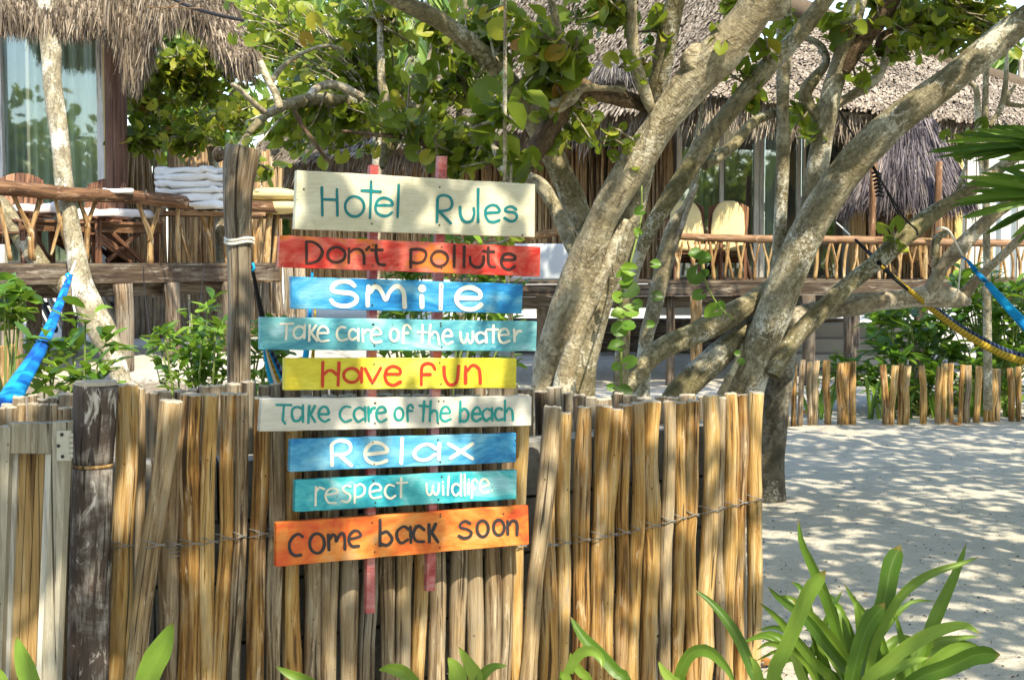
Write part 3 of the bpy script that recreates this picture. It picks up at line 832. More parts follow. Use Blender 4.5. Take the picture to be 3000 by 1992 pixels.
fr = lambda px, y: onR(px, y)
rail_tube(railR, onR(1960, 694), onR(3120, 716), .052)
x_ = 1985
while x_ < 3080:
    if 2290 < x_ < 2390 and random.random() < .3: x_ += 20; continue
    s_ = random.choice((0, 1, 1, 2))
    if s_ == 0: branch(railR, [fr(x_ + random.uniform(-6, 6), 818), fr(x_ + random.uniform(-9, 9), 770), fr(x_ + random.uniform(-14, 14), 706)], random.uniform(.018, .032))
    elif s_ == 1: fork(railR, fr, (x_, 820), (x_ + random.uniform(-5, 5), 775), [(x_ - random.uniform(10, 20), 706), (x_ + random.uniform(8, 18), 708)], random.uniform(.018, .026))
    else: fork(railR, fr, (x_, 704), (x_ + random.uniform(-4, 4), 745), [(x_ - random.uniform(9, 16), 818), (x_ + random.uniform(9, 16), 818)], random.uniform(.018, .026))
    x_ += random.uniform(24, 42)
# stick screens
scr = thing('stick_screen', 'tall screen of upright sticks behind the towel stack on the left deck', 'screen', (*pl(520, 20), DZL))
stick_wall(scr, 'stick', pl(366, 19.6), pl(830, 21.6), DZL - .3, 3.25, .045, M['bamboo'], .88, .08)
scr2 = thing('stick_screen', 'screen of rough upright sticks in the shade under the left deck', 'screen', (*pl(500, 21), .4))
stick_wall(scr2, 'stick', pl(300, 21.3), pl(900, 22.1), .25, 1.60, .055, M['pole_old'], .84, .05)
q = pl(560, 21.4)
# steps, plain white block for the pale strip and back wall under the right deck
for k, (z_, Y_) in enumerate(((.62, 22.6), (.42, 22.0), (.22, 21.4))):
    g = Geo(); a_, b_ = pl(2300, Y_), pl(2680, Y_); g.beam((*a_, z_ - .1), (*b_, z_ - .1), .6, .2)
    top(g.out('stone_step', M['steps'], None), ('uppermost', 'middle', 'lowest')[k] + ' of the pale stone steps under the right deck', 'step', 'stone steps under the deck')
g = Geo(); a_, b_ = pl(1900, 24), pl(2700, 24); g.beam((*a_, .85), (*b_, .85), .3, .30)
top(g.out('low_block', M['white'], None), 'low white block for the pale strip under the right deck', 'wall')
g = Geo(); a_, b_ = pl(1500, 25), pl(2500, 25); g.beam((*a_, .3), (*b_, .3), .3, .6)
top(g.out('low_block', M['deck'], None), 'dark brown low wall at ground level behind the deck posts', 'wall')
# grey panel between sign and trunk
g = Geo(); a_, b_ = P(1490, 765, 17.4), P(1690, 768, 17.4); V, F, UV = superell((a_ + b_) / 2, (.46, .05, .22), .2, .35, 28, 8)
top(mk('grey_board', V, F, M['greypanel'], None, UV, True), 'smooth pale grey board between the red sign board and the big trunk', 'board')
# ------------------------------------------------------------ furniture on the decks
from mathutils import Matrix
def xf(loc, rz, rx=0):
    return Matrix.Translation(Vector(loc)) @ Matrix.Rotation(rz, 4, 'Z') @ Matrix.Rotation(rx, 4, 'X')
def tmk(name, V, F, UV, mat, T, root, smooth=False):
    return mk(name, [T @ Vector(v) for v in V], F, mat, root, UV, smooth)
def slat_geo(x0, x1, z0, z1, th, rnd=.03, y=0, ztop=None):
    """upright board with an arched top between x0 and x1; ztop(x) gives its height"""
    n = 4
    xs_ = [x0 + (x1 - x0) * i / n for i in range(n + 1)]
    out = [(x0, z0)] + [(x, ztop(x) if ztop else z1) for x in xs_] + [(x1, z0)]
    V = [(x, y - th / 2, z) for x, z in out] + [(x, y + th / 2, z) for x, z in out]
    m = len(out)
    F = [tuple(range(m)), tuple(range(2 * m - 1, m - 1, -1))] + [(i, m + i, m + (i + 1) % m, (i + 1) % m) for i in range(m)]
    return V, F, [(v[0], v[2]) for v in V]
def deck_chair(label, loc, rz, cushion=False, s=1.0, mat='redwood'):
    c = thing('deck_chair', label, 'chair', loc, 'slatted deck chairs')
    B = xf(loc, rz)
    Tb = B @ Matrix.Translation((0, .22, .30)) @ Matrix.Rotation(-.33, 4, 'X')
    nn = 5; w = .105 * s
    zt = lambda x: (.84 - 1.3 * x * x) * s
    for i in range(nn):
        x0 = (i - nn / 2) * (w + .008)
        V, F, UV = slat_geo(x0, x0 + w, -.05, 0, .02, ztop=zt)
        tmk('back_slat', V, F, UV, M[mat], Tb, c)
    for i in range(5):
        g = Geo(); g.box((0, -.36 + i * .115, .36 - .03 * i), (.56, .105, .022)); tmk('seat_slat', g.V, g.F, g.UV, M[mat], B, c)
    for sx in (-1, 1):
        g = Geo(); g.box((sx * .34, -.12, .56), (.13, .74, .025)); tmk('armrest', g.V, g.F, g.UV, M[mat], B, c)
        g = Geo(); g.box((sx * .31, -.40, .28), (.035, .10, .55)); tmk('leg', g.V, g.F, g.UV, M[mat], B, c)
        g = Geo(); g.beam((sx * .30, -.38, .32), (sx * .30, .50, .03), .03, .12); tmk('leg', g.V, g.F, g.UV, M[mat], B, c)
    if cushion:
        V, F, UV = superell((0, -.055, .40), (.235, .045, .42), .45, .5, 24, 12)
        # rounder top: narrow with height
        V = [Vector((v[0] * (1 - .45 * max(0, (v[2] - .5) / .35) ** 2), v[1], v[2])) for v in V]
        tmk('back_cushion', V, F, UV, M['cushion'], Tb, c, True)
        V, F, UV = superell((0, -.12, .43), (.26, .30, .055), .5, .4, 24, 8)
        tmk('seat_cushion', V, F, UV, M['cushion'], B, c, True)
    return c
def dpos(px, Y, z): q = pl(px, Y); return (q[0], q[1], z)
deck_chair('brown slatted deck chair behind the railing at the left edge', dpos(42, 16.7, DZL), .15)
deck_chair('brown slatted deck chair just right of the slim leaning trunk', dpos(268, 17.6, DZL), -.2, s=.98)
deck_chair('deck chair with yellow cushions, left of the pair behind the right railing', dpos(2025, 19.3, DZR), .1, True)
deck_chair('deck chair with yellow cushions, right of the pair beside the glass doors', dpos(2125, 19.35, DZR), -.25, True)
deck_chair('sunlit bare wooden deck chair before the shaded thatch porch', dpos(2665, 20.0, DZR), -.5, s=.8, mat='twig')

tb = thing('low_table', 'long brown slatted table with crossed legs behind the left railing', 'table', dpos(270, 16.2, DZL))
ta, tbq = Vector(dpos(60, 16.3, DZL)), Vector(dpos(470, 18.2, DZL)); tdir = (tbq - ta).normalized(); tn = Vector((-tdir.y, tdir.x, 0))
for k in range(5):
    g = Geo(); o_ = tn * (k * .12); g.beam(ta + o_ + Vector((0, 0, .50)), tbq + o_ + Vector((0, 0, .50)), .10, .03); g.out('slat', M['redwood'], tb)
g = Geo(); g.beam(ta + Vector((0, 0, .43)), tbq + Vector((0, 0, .43)), .04, .10); g.out('apron', M['rail'], tb)
for s0 in (0.0, .5):
    for (u0, u1) in ((.60, .86), (.86, .60)):
        g = Geo(); o_ = tn * s0
        g.beam(ta.lerp(tbq, u0) + o_ + Vector((0, 0, .42)), ta.lerp(tbq, u1) + o_ + Vector((0, 0, .02)) + tn * .03 * (u0 > u1), .035, .05); g.out('leg', M['redwood'], tb)
for u0 in (.02, .50, .97):
    g = Geo(); p_ = ta.lerp(tbq, u0); g.box((p_.x, p_.y, DZL + .2), (.06, .06, .4)); g.out('leg', M['redwood'], tb)

Rz = lambda a: Matrix.Rotation(a, 3, 'Z')
def towel(label, c, s, rz, layers=3, amp=.02, group=None):
    V, F, UV = superell(c, s, .30, .34, 44, 16, amp, 9, Rz(rz), layers)
    o = top(mk('folded_towel', V, F, M['white'], None, UV, True), label, 'towel', group)
    return o
words = ['topmost', 'second from the top', 'third from the top', 'fourth from the top', 'fifth from the top', 'lowest']
for k in range(6):
    y_ = 503 + k * 19.5
    c = P(562 + [-4, 0, -6, 4, 10, 18][k], y_, 18.0)
    g_ = 'folded white towels on the deck rail'
    towel(f'folded white towel, {words[k]} of the big stack on the left deck railing', c, (.43 - .010 * abs(k - 3) + .02 * (k % 2), .26, .046), .06 * ((k * 37) % 5 - 2), 3, .042, g_)
sl = Geo(); c0 = P(600, 622, 18.1); sl.box((c0.x, c0.y + .25, c0.z - .02), (1.3, .8, .05), rz=.4)
top(sl.out('side_table', M['rail'], None), 'brown board shelf under the stack of towels at the railing', 'shelf')
for px_, y_, w_, lb in ((115, 612, .30, 'rumpled white towel behind the first forked baluster'), (175, 640, .36, 'long white towel heaped beside the slim trunk'), (330, 628, .50, 'flat white towel on the table with crossed legs')):
    towel(lb, P(px_, y_, 16.6 + px_ * .0042), (w_, .2, .05), .3, 2, .05)
towel('small white towel lying on the left railing before the yellow trim', P(345, 561, 16.9), (.19, .12, .03), .3, 1, .02)
for k, (x_, y_, w_) in enumerate(((795, 572, .32), (800, 607, .36))):
    V, F, UV = superell(P(x_, y_, 19.3), (w_ * 1.14, .35, .10), .9, .6, 30, 10, .006, 4)
    top(mk('seat_cushion', V, F, M['cushion'], None, UV, True), ('upper', 'lower')[k] + ' of the two flat yellow cushions right of the roped post', 'cushion', 'yellow cushions right of the post')
cs = Geo(); c0 = P(790, 627, 19.4); cs.box((c0.x, c0.y + .2, c0.z - .03), (.85, .6, .05)); cs.box((c0.x, c0.y + .35, (c0.z + DZL) / 2), (.12, .12, c0.z - DZL))
top(cs.out('side_table', M['deck'], None), 'dark small table carrying the yellow cushions', 'table')
# blue and white slatted lounger under the left deck
lo = thing('beach_lounger', 'dark slatted lounger with white stripes in the shade below the left deck', 'lounger', dpos(180, 18.5, .3))
for k in range(11):
    x_ = 62 + k * 27
    g = Geo(); g.beam(P(x_, 872, 19.0), P(x_ + 48, 968, 18.4), .05, .07); g.out('slat', M['navy' if k % 2 == 0 else 'white'], lo)
g = Geo(); g.beam(P(50, 890, 19.0), P(345, 890, 19.0), .05, .05); g.out('crossbar', M['navy'], lo)

# ------------------------------------------------------------ hammocks and ropes
def ribbonmat(name, stops, sc=3.0, axis=1, dist=1.5):
    t = NT(name)
    v = t.coord('UV', (1.0, sc, 1), 0)
    w = t.noise(v, 1.0, 3, .6, dist)
    c = t.ramp(w, stops)
    f = t.noise(t.coord('UV', (90, 2, 1), 0), 1, 2, .5)
    return t.done(t.bsdf(t.mix(t.math('MULTIPLY', f, .35), c, (0.0, 0.03, 0.12)), .75, .2, t.bump(f, .5, .004)))
M['hblue'] = ribbonmat('hammock_blue', [(.36, (0.002, 0.06, 0.30)), (.50, (0.003, 0.17, 0.55)), (.60, (0.01, 0.34, 0.68))], 1.1)
M['hblue2'] = ribbonmat('hammock_bright_blue', [(.3, (0.003, 0.12, 0.42)), (.6, (0.01, 0.42, 0.78))], 1.2)
t = NT('hammock_yellow')
uv = t.n('ShaderNodeTexCoord').outputs['UV']; sx = t.n('ShaderNodeSeparateXYZ'); t.l(uv, sx.inputs[0])
st = t.math('FRACT', t.math('ADD', t.math('MULTIPLY', sx.outputs[1], 26), t.math('MULTIPLY', sx.outputs[0], 14)))
M['hyel'] = t.done(t.bsdf(t.ramp(st, [(.40, (0.42, 0.29, 0.03)), (.62, (0.10, 0.065, 0.01)), (.8, (0.36, 0.25, 0.03))]), .8, .1))
M['hdark'] = t.m.copy(); 
t = NT('hammock_dark')
uv = t.n('ShaderNodeTexCoord').outputs['UV']; sx = t.n('ShaderNodeSeparateXYZ'); t.l(uv, sx.inputs[0])
st = t.math('FRACT', t.math('ADD', t.math('MULTIPLY', sx.outputs[1], 22), t.math('MULTIPLY', sx.outputs[0], -11)))
M['hdark'] = t.done(t.bsdf(t.ramp(st, [(.5, (0.012, 0.016, 0.045)), (.7, (0.05, 0.08, 0.16))]), .8, .1))
def pxtube(root, name, rows, mat, seg=8, n=None, amp=0., flat=1., off=(0, 0), **k):
    """rows (px, py, half width in photo pixels, depth)"""
    g = Geo(); g.tube([P(a + off[0], b + off[1], d) for a, b, w, d in rows], [R(w, d) for a, b, w, d in rows], seg=seg, n=n, amp=amp, flat=flat, seed=rows[0][0] * .01)
    return g.out(name, mat, root, True, **k)
h1 = thing('hammock', 'blue tie-dyed hammock end hanging from a white rope at the left edge', 'hammock', P(206, 800, 14.6))
pxtube(h1, 'hammock_cloth', [(207, 806, 6, 14.6), (196, 832, 10, 13.8), (178, 880, 13, 12.4), (150, 950, 17, 10.8), (112, 1030, 23, 9.4), (60, 1115, 32, 8.4), (-20, 1240, 48, 7.6), (-120, 1330, 70, 7.0)], M['hblue'], 12, 40, .05, .55)
pxtube(h1, 'rope', [(222, 764, 3, 14.8), (214, 785, 3.5, 14.7), (206, 808, 4, 14.6)], M['rope'], 6)
pxtube(h1, 'loop', [(190, 812, 3, 14.5), (184, 828, 3, 14.5), (192, 838, 3, 14.5), (206, 832, 3, 14.5), (208, 816, 3, 14.5), (198, 808, 3, 14.5)], M['rope'], 6, 18)
pxtube(h1, 'rope', [(207, 820, 3.2, 14.5), (214, 850, 3.4, 14.5), (215, 890, 3.4, 14.5), (222, 925, 3, 14.5)], M['rope'], 6, 14)
pxtube(h1, 'collar', [(196, 812, 10, 14.55), (206, 806, 10, 14.55)], M['hblue2'], 8)
h2 = thing('hammock', 'yellow and black hammock slung from black rope at the right', 'hammock', P(2600, 790, 9.0))
hp = [(2583, 780, 4, 9.0), (2635, 826, 7, 9.2), (2690, 872, 8, 9.4), (2741, 915, 9, 9.6), (2826, 978, 10, 9.8), (2932, 1036, 11, 10.0), (3010, 1062, 12, 10.1), (3120, 1085, 13, 10.2)]
pxtube(h2, 'hammock_cloth', hp, M['hyel'], 10, 40, .03, .6)
pxtube(h2, 'dark_cloth', [(a_, b_ - w_ * 1.3, w_ * .8, d_ + .12) for a_, b_, w_, d_ in hp[2:]], M['hdark'], 10, 30, .03, .6)
pxtube(h2, 'sling', [(2505, 702, 4, 9.6), (2545, 740, 6, 9.5), (2580, 775, 8, 9.1), (2620, 815, 6, 9.0), (2660, 850, 4, 9.0)], M['black'], 8, 18)
for rows in ([(2420, 288, 5, 9.05), (2440, 300, 4, 9.0), (2462, 330, 3, 9.0), (2500, 400, 2.6, 9.0), (2548, 478, 2.8, 9.0), (2600, 560, 2.6, 9.0), (2650, 640, 2.6, 9.0), (2684, 672, 3, 9.0), (2688, 690, 3.2, 9.0)],
             [(2556, 480, 2.6, 9.0), (2590, 545, 2.6, 9.0), (2645, 655, 2.4, 9.05)]):
    pxtube(h2, 'rope', rows, M['black'], 6, 24)
for k in range(7):
    y_ = 505 + k * 11; x_ = 2566 + k * 1.8
    pxtube(h2, 'knot', [(x_ - 9, y_ + 3, 4.5, 8.97), (x_, y_, 5, 8.93), (x_ + 11, y_ + 5, 4.5, 8.97)], M['black'], 6)
h3 = thing('hammock', 'bright blue hammock end sloping off the right edge', 'hammock', P(2822, 756, 9.6))
pxtube(h3, 'hammock_cloth', [(2820, 754, 3, 9.4), (2835, 764, 5, 9.3), (2862, 798, 8, 9.2), (2889, 826, 10, 9.0), (2940, 884, 13, 8.8), (3000, 948, 16, 8.6), (3100, 1050, 22, 8.4)], M['hblue2'], 10, 30, .04, .6)
pxtube(h3, 'rope', [(2742, 672, 5, 9.3), (2760, 668, 4, 9.3), (2782, 678, 3.2, 9.3), (2800, 712, 3, 9.3), (2822, 752, 3, 9.4)], M['rope'], 6, 18)
pxtube(h3, 'rope', [(2818, 756, 2.4, 9.4), (2812, 800, 2.6, 9.4), (2806, 850, 2.6, 9.4), (2790, 868, 2.6, 9.3)], M['rope'], 6, 14)
h4 = thing('hammock', 'folded striped hammock hanging behind the sign beside the roped post', 'hammock', P(740, 785, 6.6))
pxtube(h4, 'strap', [(738, 782, 5, 6.5), (752, 850, 7, 6.7), (768, 930, 9, 6.9), (775, 1010, 11, 7.0)], M['black'], 8, 14, 0, .5)
for k, (mt, dx) in enumerate((('hblue2', 0), ('rope', 13), ('hyel', 24), ('hblue', 36), ('hdark', 46))):
    pxtube(h4, 'cord_bundle', [(774 + dx * .2, 1005, 5, 7.0), (782 + dx * .6, 1060, 7, 7.1), (800 + dx, 1130, 8, 7.2), (830 + dx * 1.4, 1210, 8, 7.3)], M[mt], 7, 12)
pxtube(h4, 'ring', [(740, 770, 4, 6.4), (745, 785, 4, 6.4), (738, 796, 4, 6.4)], M['hblue2'], 6)
h5 = thing('hammock', 'blue and yellow hammock edge glimpsed between the sign boards', 'hammock', P(900, 1030, 8.0))
pxtube(h5, 'hammock_cloth', [(860, 1250, 10, 8), (885, 1120, 10, 8), (896, 1040, 9, 8), (905, 960, 6, 8), (915, 800, 4, 8.4)], M['hblue2'], 8, 14)
pxtube(h5, 'trim', [(885, 1250, 6, 8), (908, 1120, 6, 8), (917, 1040, 5, 8), (922, 960, 3, 8), (925, 810, 2, 8.4)], M['hyel'], 8, 14)
for rows, lb in (([(420, 780, 1.6, 15.3), (424, 860, 1.8, 15.3), (442, 1000, 1.8, 15.0), (470, 1125, 1.8, 14.6)], 'thin black cord hanging from the left deck down to the sand'),
                 ([(598, 780, 1.2, 15.9), (584, 900, 1.4, 15.6), (560, 1030, 1.4, 15.2)], 'thin dark cord hanging near the roped post'),
                 ([(2450, 652, 2.2, 16.8), (2468, 668, 2.4, 16.7), (2490, 688, 2.4, 16.6)], 'short white line tied behind the leaning trunk')):
    top(pxtube(None, 'hanging_cord', rows, M['black' if 'dark' in lb or 'black' in lb else 'rope'], 5, 16), lb, 'cord')
# ------------------------------------------------------------ trees
def limb(root, rows, mat, name='branch', seg=16, amp=.13, freq=5, dd=0.0, n=None):
    """rows (px, py, half width in photo pixels, depth)"""
    pts = [P(a, b, d + dd) for a, b, w, d in rows]; rad = [R(w, d) for a, b, w, d in rows]
    g = Geo(); g.tube(pts, rad, seg=seg, n=n or max(12, len(rows) * 6), amp=amp, freq=freq, seed=rows[0][0] * .013)
    LIMBS.setdefault(root.name, []).append([np.array(p) for p in pts])
    return g.out(name, M[mat], root, True)
LIMBS = {}
def zip3(rows, d0, d1):
    n = len(rows) - 1
    return [(a, b, w, d0 + (d1 - d0) * i / n) for i, (a, b, w) in enumerate(rows)]
T1 = thing('sea_grape_tree', 'big twin trunked sea grape tree with tan bark leaning right behind the sign', 'tree', P(1650, 1666, 7.5))
limb(T1, zip3([(a_, b_, c_ * .93) for a_, b_, c_ in [(1560, 1750, 75), (1580, 1400, 56), (1597, 1150, 46), (1612, 1040, 50), (1648, 945, 52), (1697, 818, 58), (1732, 729, 54), (1762, 650, 49), (1806, 563, 52), (1890, 440, 52), (1960, 335, 53), (2040, 232, 60), (2120, 148, 62), (2190, 62, 60), (2245, -25, 62), (2330, -170, 60), (2450, -330, 50)]], 7.5, 6.6), 'bark_tan', 'trunk', 26, .14, 4.5, n=110)
limb(T1, zip3([(1700, 1740, 80), (1695, 1400, 55), (1692, 1140, 48), (1735, 950, 42), (1778, 830, 38), (1812, 720, 38), (1848, 620, 36), (1882, 540, 24), (1905, 490, 14)], 7.42, 7.15), 'bark_grey', 'trunk', 22, .14, 5, n=70)
limb(T1, zip3([(1640, 1740, 60), (1640, 1300, 40), (1655, 1120, 32), (1690, 980, 24), (1740, 860, 22), (1785, 760, 18), (1830, 640, 14)], 7.30, 7.12), 'bark_tan', 'trunk', 14, .2, 6, n=50)
g = Geo()
kn = P(2044, 172, 6.79); g.tube([kn + Vector((0, .05, 0)), kn + Vector((0, .0, .0)), kn + Vector((0, -.012, .0)), kn + Vector((0, .004, 0))], [.085, .060, .038, .010], seg=16, n=14, amp=.25, freq=12); g.out('knot', M['bark_tan'], T1, True)
g = Geo(); kn = P(2275, 8, 6.69); g.tube([kn + Vector((0, .05, 0)), kn + Vector((0, .0, .0)), kn + Vector((0, -.012, .0)), kn + Vector((0, .004, 0))], [.085, .060, .038, .010], seg=16, n=14, amp=.25, freq=12); g.out('knot', M['bark_tan'], T1, True)
limb(T1, zip3([(1840, -90, 16), (1847, 0, 17), (1853, 127, 19), (1868, 203, 21), (1896, 290, 17), (1912, 330, 12)], 6.7, 6.95), 'bark_tan', amp=.18)
limb(T1, zip3([(2000, -110, 27), (1978, 0, 28), (1960, 85, 32), (1944, 169, 30), (1925, 254, 28), (1910, 330, 24)], 6.75, 7.05), 'bark_moss')
limb(T1, zip3([(1900, 310, 26), (1860, 296, 24), (1800, 286, 23), (1745, 278, 25), (1700, 268, 30), (1655, 300, 32), (1625, 350, 28), (1597, 400, 29), (1562, 462, 22), (1530, 512, 15), (1508, 540, 7)], 7.0, 6.6), 'bark_dark', 'dead_branch', 16, .38, 9, n=70)
limb(T1, zip3([(1600, 335, 20), (1650, 300, 22), (1700, 262, 14), (1755, 258, 11), (1830, 262, 8)], 6.7, 6.85), 'bark_tan', 'dead_branch', 12, .5, 12, n=40)
limb(T1, zip3([(1598, -90, 11), (1614, 0, 11), (1635, 85, 12), (1661, 169, 13), (1682, 233, 13), (1690, 268, 12)], 6.5, 6.75), 'bark_grey')
limb(T1, zip3([(980, -120, 18), (1080, -55, 21), (1150, -8, 22), (1230, 32, 25), (1296, 66, 27), (1360, 112, 28), (1424, 169, 29), (1466, 212, 30), (1508, 265, 31), (1558, 339, 34), (1595, 410, 35), (1640, 500, 35), (1672, 570, 38), (1705, 650, 34), (1738, 720, 26)], 6.5, 7.45), 'bark_moss', seg=18, n=80)
limb(T1, zip3([(1150, 300, 12), (1230, 318, 13), (1296, 345, 15), (1345, 375, 20), (1395, 412, 22), (1445, 450, 22), (1490, 500, 21), (1540, 522, 21), (1590, 550, 22), (1632, 618, 22), (1662, 690, 22), (1690, 750, 20)], 8.6, 7.6), 'bark_grey', seg=14, n=70)
limb(T1, zip3([(1160, 310, 14), (1085, 306, 16), (1040, 298, 17), (1000, 296, 18), (932, 292, 19), (880, 297, 17), (847, 305, 16), (815, 318, 15), (783, 337, 13), (745, 370, 11), (715, 410, 9), (695, 440, 8)], 8.6, 6.6), 'bark_moss', n=60)
limb(T1, zip3([(1112, 60, 7), (1116, 169, 10), (1118, 240, 12), (1132, 300, 14), (1146, 364, 17), (1141, 415, 24), (1124, 470, 16), (1120, 492, 7)], 8.2, 7.8), 'bark_moss', 'dead_branch', 14, .3, 8, n=40)
limb(T1, zip3([(820, 318, 11), (805, 270, 11), (780, 225, 11), (762, 180, 8)], 6.9, 6.9), 'bark_tan', amp=.2)
limb(T1, zip3([(795, 240, 9), (825, 200, 8), (880, 160, 6), (950, 135, 5), (1005, 145, 4)], 6.9, 7.2), 'bark_grey', amp=.2)
limb(T1, zip3([(775, 330, 10), (740, 300, 9), (705, 265, 7), (680, 248, 6)], 6.8, 6.6), 'bark_pale', amp=.2)
limb(T1, zip3([(905, 285, 12), (925, 262, 12), (960, 248, 12), (1000, 255, 14), (1060, 285, 12)], 7.6, 7.9), 'bark_pale', amp=.2)
limb(T1, zip3([(860, 320, 7), (880, 360, 7), (915, 410, 6), (945, 450, 6), (975, 490, 3)], 7.0, 7.0), 'bark_dark', amp=.2)
limb(T1, zip3([(1000, 384, 4), (1100, 395, 6), (1200, 405, 8), (1260, 430, 9), (1330, 440, 9), (1400, 432, 6)], 7.8, 7.6), 'bark_dark', amp=.2, n=40)
limb(T1, zip3([(1362, -60, 8), (1363, 40, 8), (1358, 150, 8), (1360, 230, 8), (1352, 300, 8), (1342, 350, 9)], 8.0, 8.2), 'bark_grey', amp=.15)
limb(T1, zip3([(1275, 80, 4), (1258, 160, 5), (1245, 230, 5), (1232, 300, 5)], 8.0, 8.0), 'bark_grey', amp=.15)
limb(T1, zip3([(1480, -80, 5), (1480, 150, 5.5), (1479, 350, 6), (1480, 540, 6), (1482, 750, 6), (1500, 1000, 6), (1510, 1300, 7), (1512, 1500, 7)], 6.0, 5.9), 'bark_tan', 'aerial_stem', 8, .1, n=30)

T2 = thing('sea_grape_tree', 'spreading many limbed tree with lichen spotted bark right of the pole fence', 'tree', P(2250, 1490, 9.3))
limb(T2, zip3([(a_, b_, c_ * (.85 if b_ < 1000 else .9)) for a_, b_, c_ in [(3350, -110, 42), (3150, -25, 46), (3000, 62, 48), (2902, 138, 50), (2783, 237, 50), (2678, 315, 50), (2606, 372, 54), (2529, 445, 58), (2457, 535, 57), (2402, 614, 58), (2360, 690, 57), (2322, 775, 59), (2288, 860, 60), (2254, 945, 60), (2215, 1050, 58), (2180, 1160, 60), (2150, 1300, 60), (2140, 1500, 66)]], 8.4, 9.25), 'bark_grey', 'trunk', 26, .09, 4, n=120)
limb(T2, zip3([(2325, 880, 24), (2305, 960, 36), (2292, 1050, 44), (2272, 1160, 46), (2258, 1300, 46), (2254, 1420, 48), (2252, 1520, 56)], 9.45, 9.5), 'bark_base', 'trunk', 22, .12, 5, n=60)
limb(T2, zip3([(2292, -120, 20), (2294, -10, 22), (2297, 42, 24), (2299, 127, 25), (2295, 212, 20), (2293, 300, 19), (2294, 420, 20), (2291, 542, 20), (2286, 669, 20), (2284, 760, 22), (2290, 840, 20)], 8.7, 9.15), 'bark_grey', 'trunk', 16, .11, 5, n=70)
limb(T2, zip3([(2530, -110, 27), (2512, 0, 29), (2490, 85, 29), (2467, 169, 27), (2442, 254, 28), (2421, 339, 31), (2406, 423, 32), (2392, 508, 32), (2374, 593, 30), (2352, 680, 28), (2335, 740, 24)], 8.8, 9.15), 'bark_grey', 'trunk', 18, .12, 5, n=70)
limb(T2, zip3([(2670, -90, 18), (2614, 10, 22), (2572, 64, 25), (2525, 119, 27), (2492, 170, 24), (2470, 210, 18)], 8.8, 8.9), 'bark_dark', seg=14, amp=.16)
limb(T2, zip3([(2330, 110, 9), (2360, 112, 10), (2394, 127, 11), (2412, 150, 12), (2420, 185, 11), (2385, 232, 17), (2360, 271, 20), (2372, 310, 16), (2400, 350, 12)], 9.0, 8.95), 'bark_moss', amp=.15, n=44)
limb(T2, zip3([(2600, 140, 8), (2593, 182, 11), (2568, 228, 14), (2521, 264, 15), (2470, 296, 13), (2440, 320, 12)], 9.0, 9.0), 'bark_pale', amp=.14)
limb(T2, zip3([(2575, 165, 7), (2575, 120, 9), (2600, 95, 9), (2660, 78, 8), (2740, 52, 6), (2780, 20, 5)], 9.0, 9.2), 'bark_dark', amp=.2)
limb(T2, zip3([(2285, 330, 13), (2254, 337, 14), (2203, 362, 15), (2157, 418, 16), (2110, 455, 17), (2060, 485, 16)], 9.1, 8.6), 'bark_moss', amp=.13)
limb(T2, zip3([(2290, 830, 30), (2245, 860, 32), (2190, 895, 33), (2127, 930, 35), (2060, 965, 34), (2021, 985, 34), (1932, 1025, 31), (1868, 1093, 28), (1815, 1170, 26), (1760, 1280, 26)], 9.3, 8.7), 'bark_moss', seg=18, amp=.12, n=60)
limb(T2, zip3([(2265, 905, 24), (2237, 935, 28), (2190, 962, 33), (2148, 1000, 36), (2100, 1045, 38), (2050, 1090, 40), (1985, 1160, 40), (1930, 1250, 40)], 9.35, 9.0), 'bark_moss', seg=18, amp=.13, n=60)
limb(T2, zip3([(2262, 1100, 26), (2305, 1025, 26), (2351, 966, 27), (2423, 896, 28), (2500, 822, 26), (2572, 765, 26), (2635, 707, 26), (2690, 662, 27), (2740, 622, 25), (2783, 595, 22), (2840, 558, 20), (2920, 500, 17), (3010, 440, 14)], 9.0, 9.5), 'bark_moss', seg=18, amp=.12, n=80)
limb(T2, zip3([(2290, 960, 24), (2340, 925, 26), (2423, 906, 28), (2508, 892, 31), (2580, 882, 29), (2635, 876, 29), (2720, 868, 30), (2783, 872, 30), (2817, 878, 24), (2838, 886, 12)], 9.35, 9.6), 'bark_pale', seg=18, amp=.14, n=60)
limb(T2, zip3([(2722, 862, 26), (2737, 832, 24), (2756, 790, 19), (2778, 760, 22), (2805, 735, 25), (2838, 700, 23), (2868, 669, 20), (2932, 614, 20), (3000, 572, 18), (3080, 530, 16)], 9.5, 9.4), 'bark_pale', seg=16, amp=.14, n=54)
limb(T2, zip3([(2815, 880, 18), (2835, 850, 17), (2868, 813, 14), (2900, 782, 13), (2932, 754, 13), (3000, 686, 12), (3080, 600, 11)], 9.6, 9.3), 'bark_pale', seg=14, amp=.14, n=40)
limb(T2, zip3([(2738, 800, 10), (2742, 760, 11), (2741, 712, 12), (2755, 690, 10), (2782, 680, 6)], 9.5, 9.5), 'bark_moss', amp=.18)
limb(T2, zip3([(2808, 560, 8), (2818, 520, 6), (2832, 480, 4)], 9.5, 9.5), 'bark_pale', amp=.18)
limb(T2, zip3([(2180, 1010, 10), (2150, 1080, 11), (2110, 1160, 12), (2060, 1260, 14)], 9.1, 8.8), 'bark_tan', amp=.18)

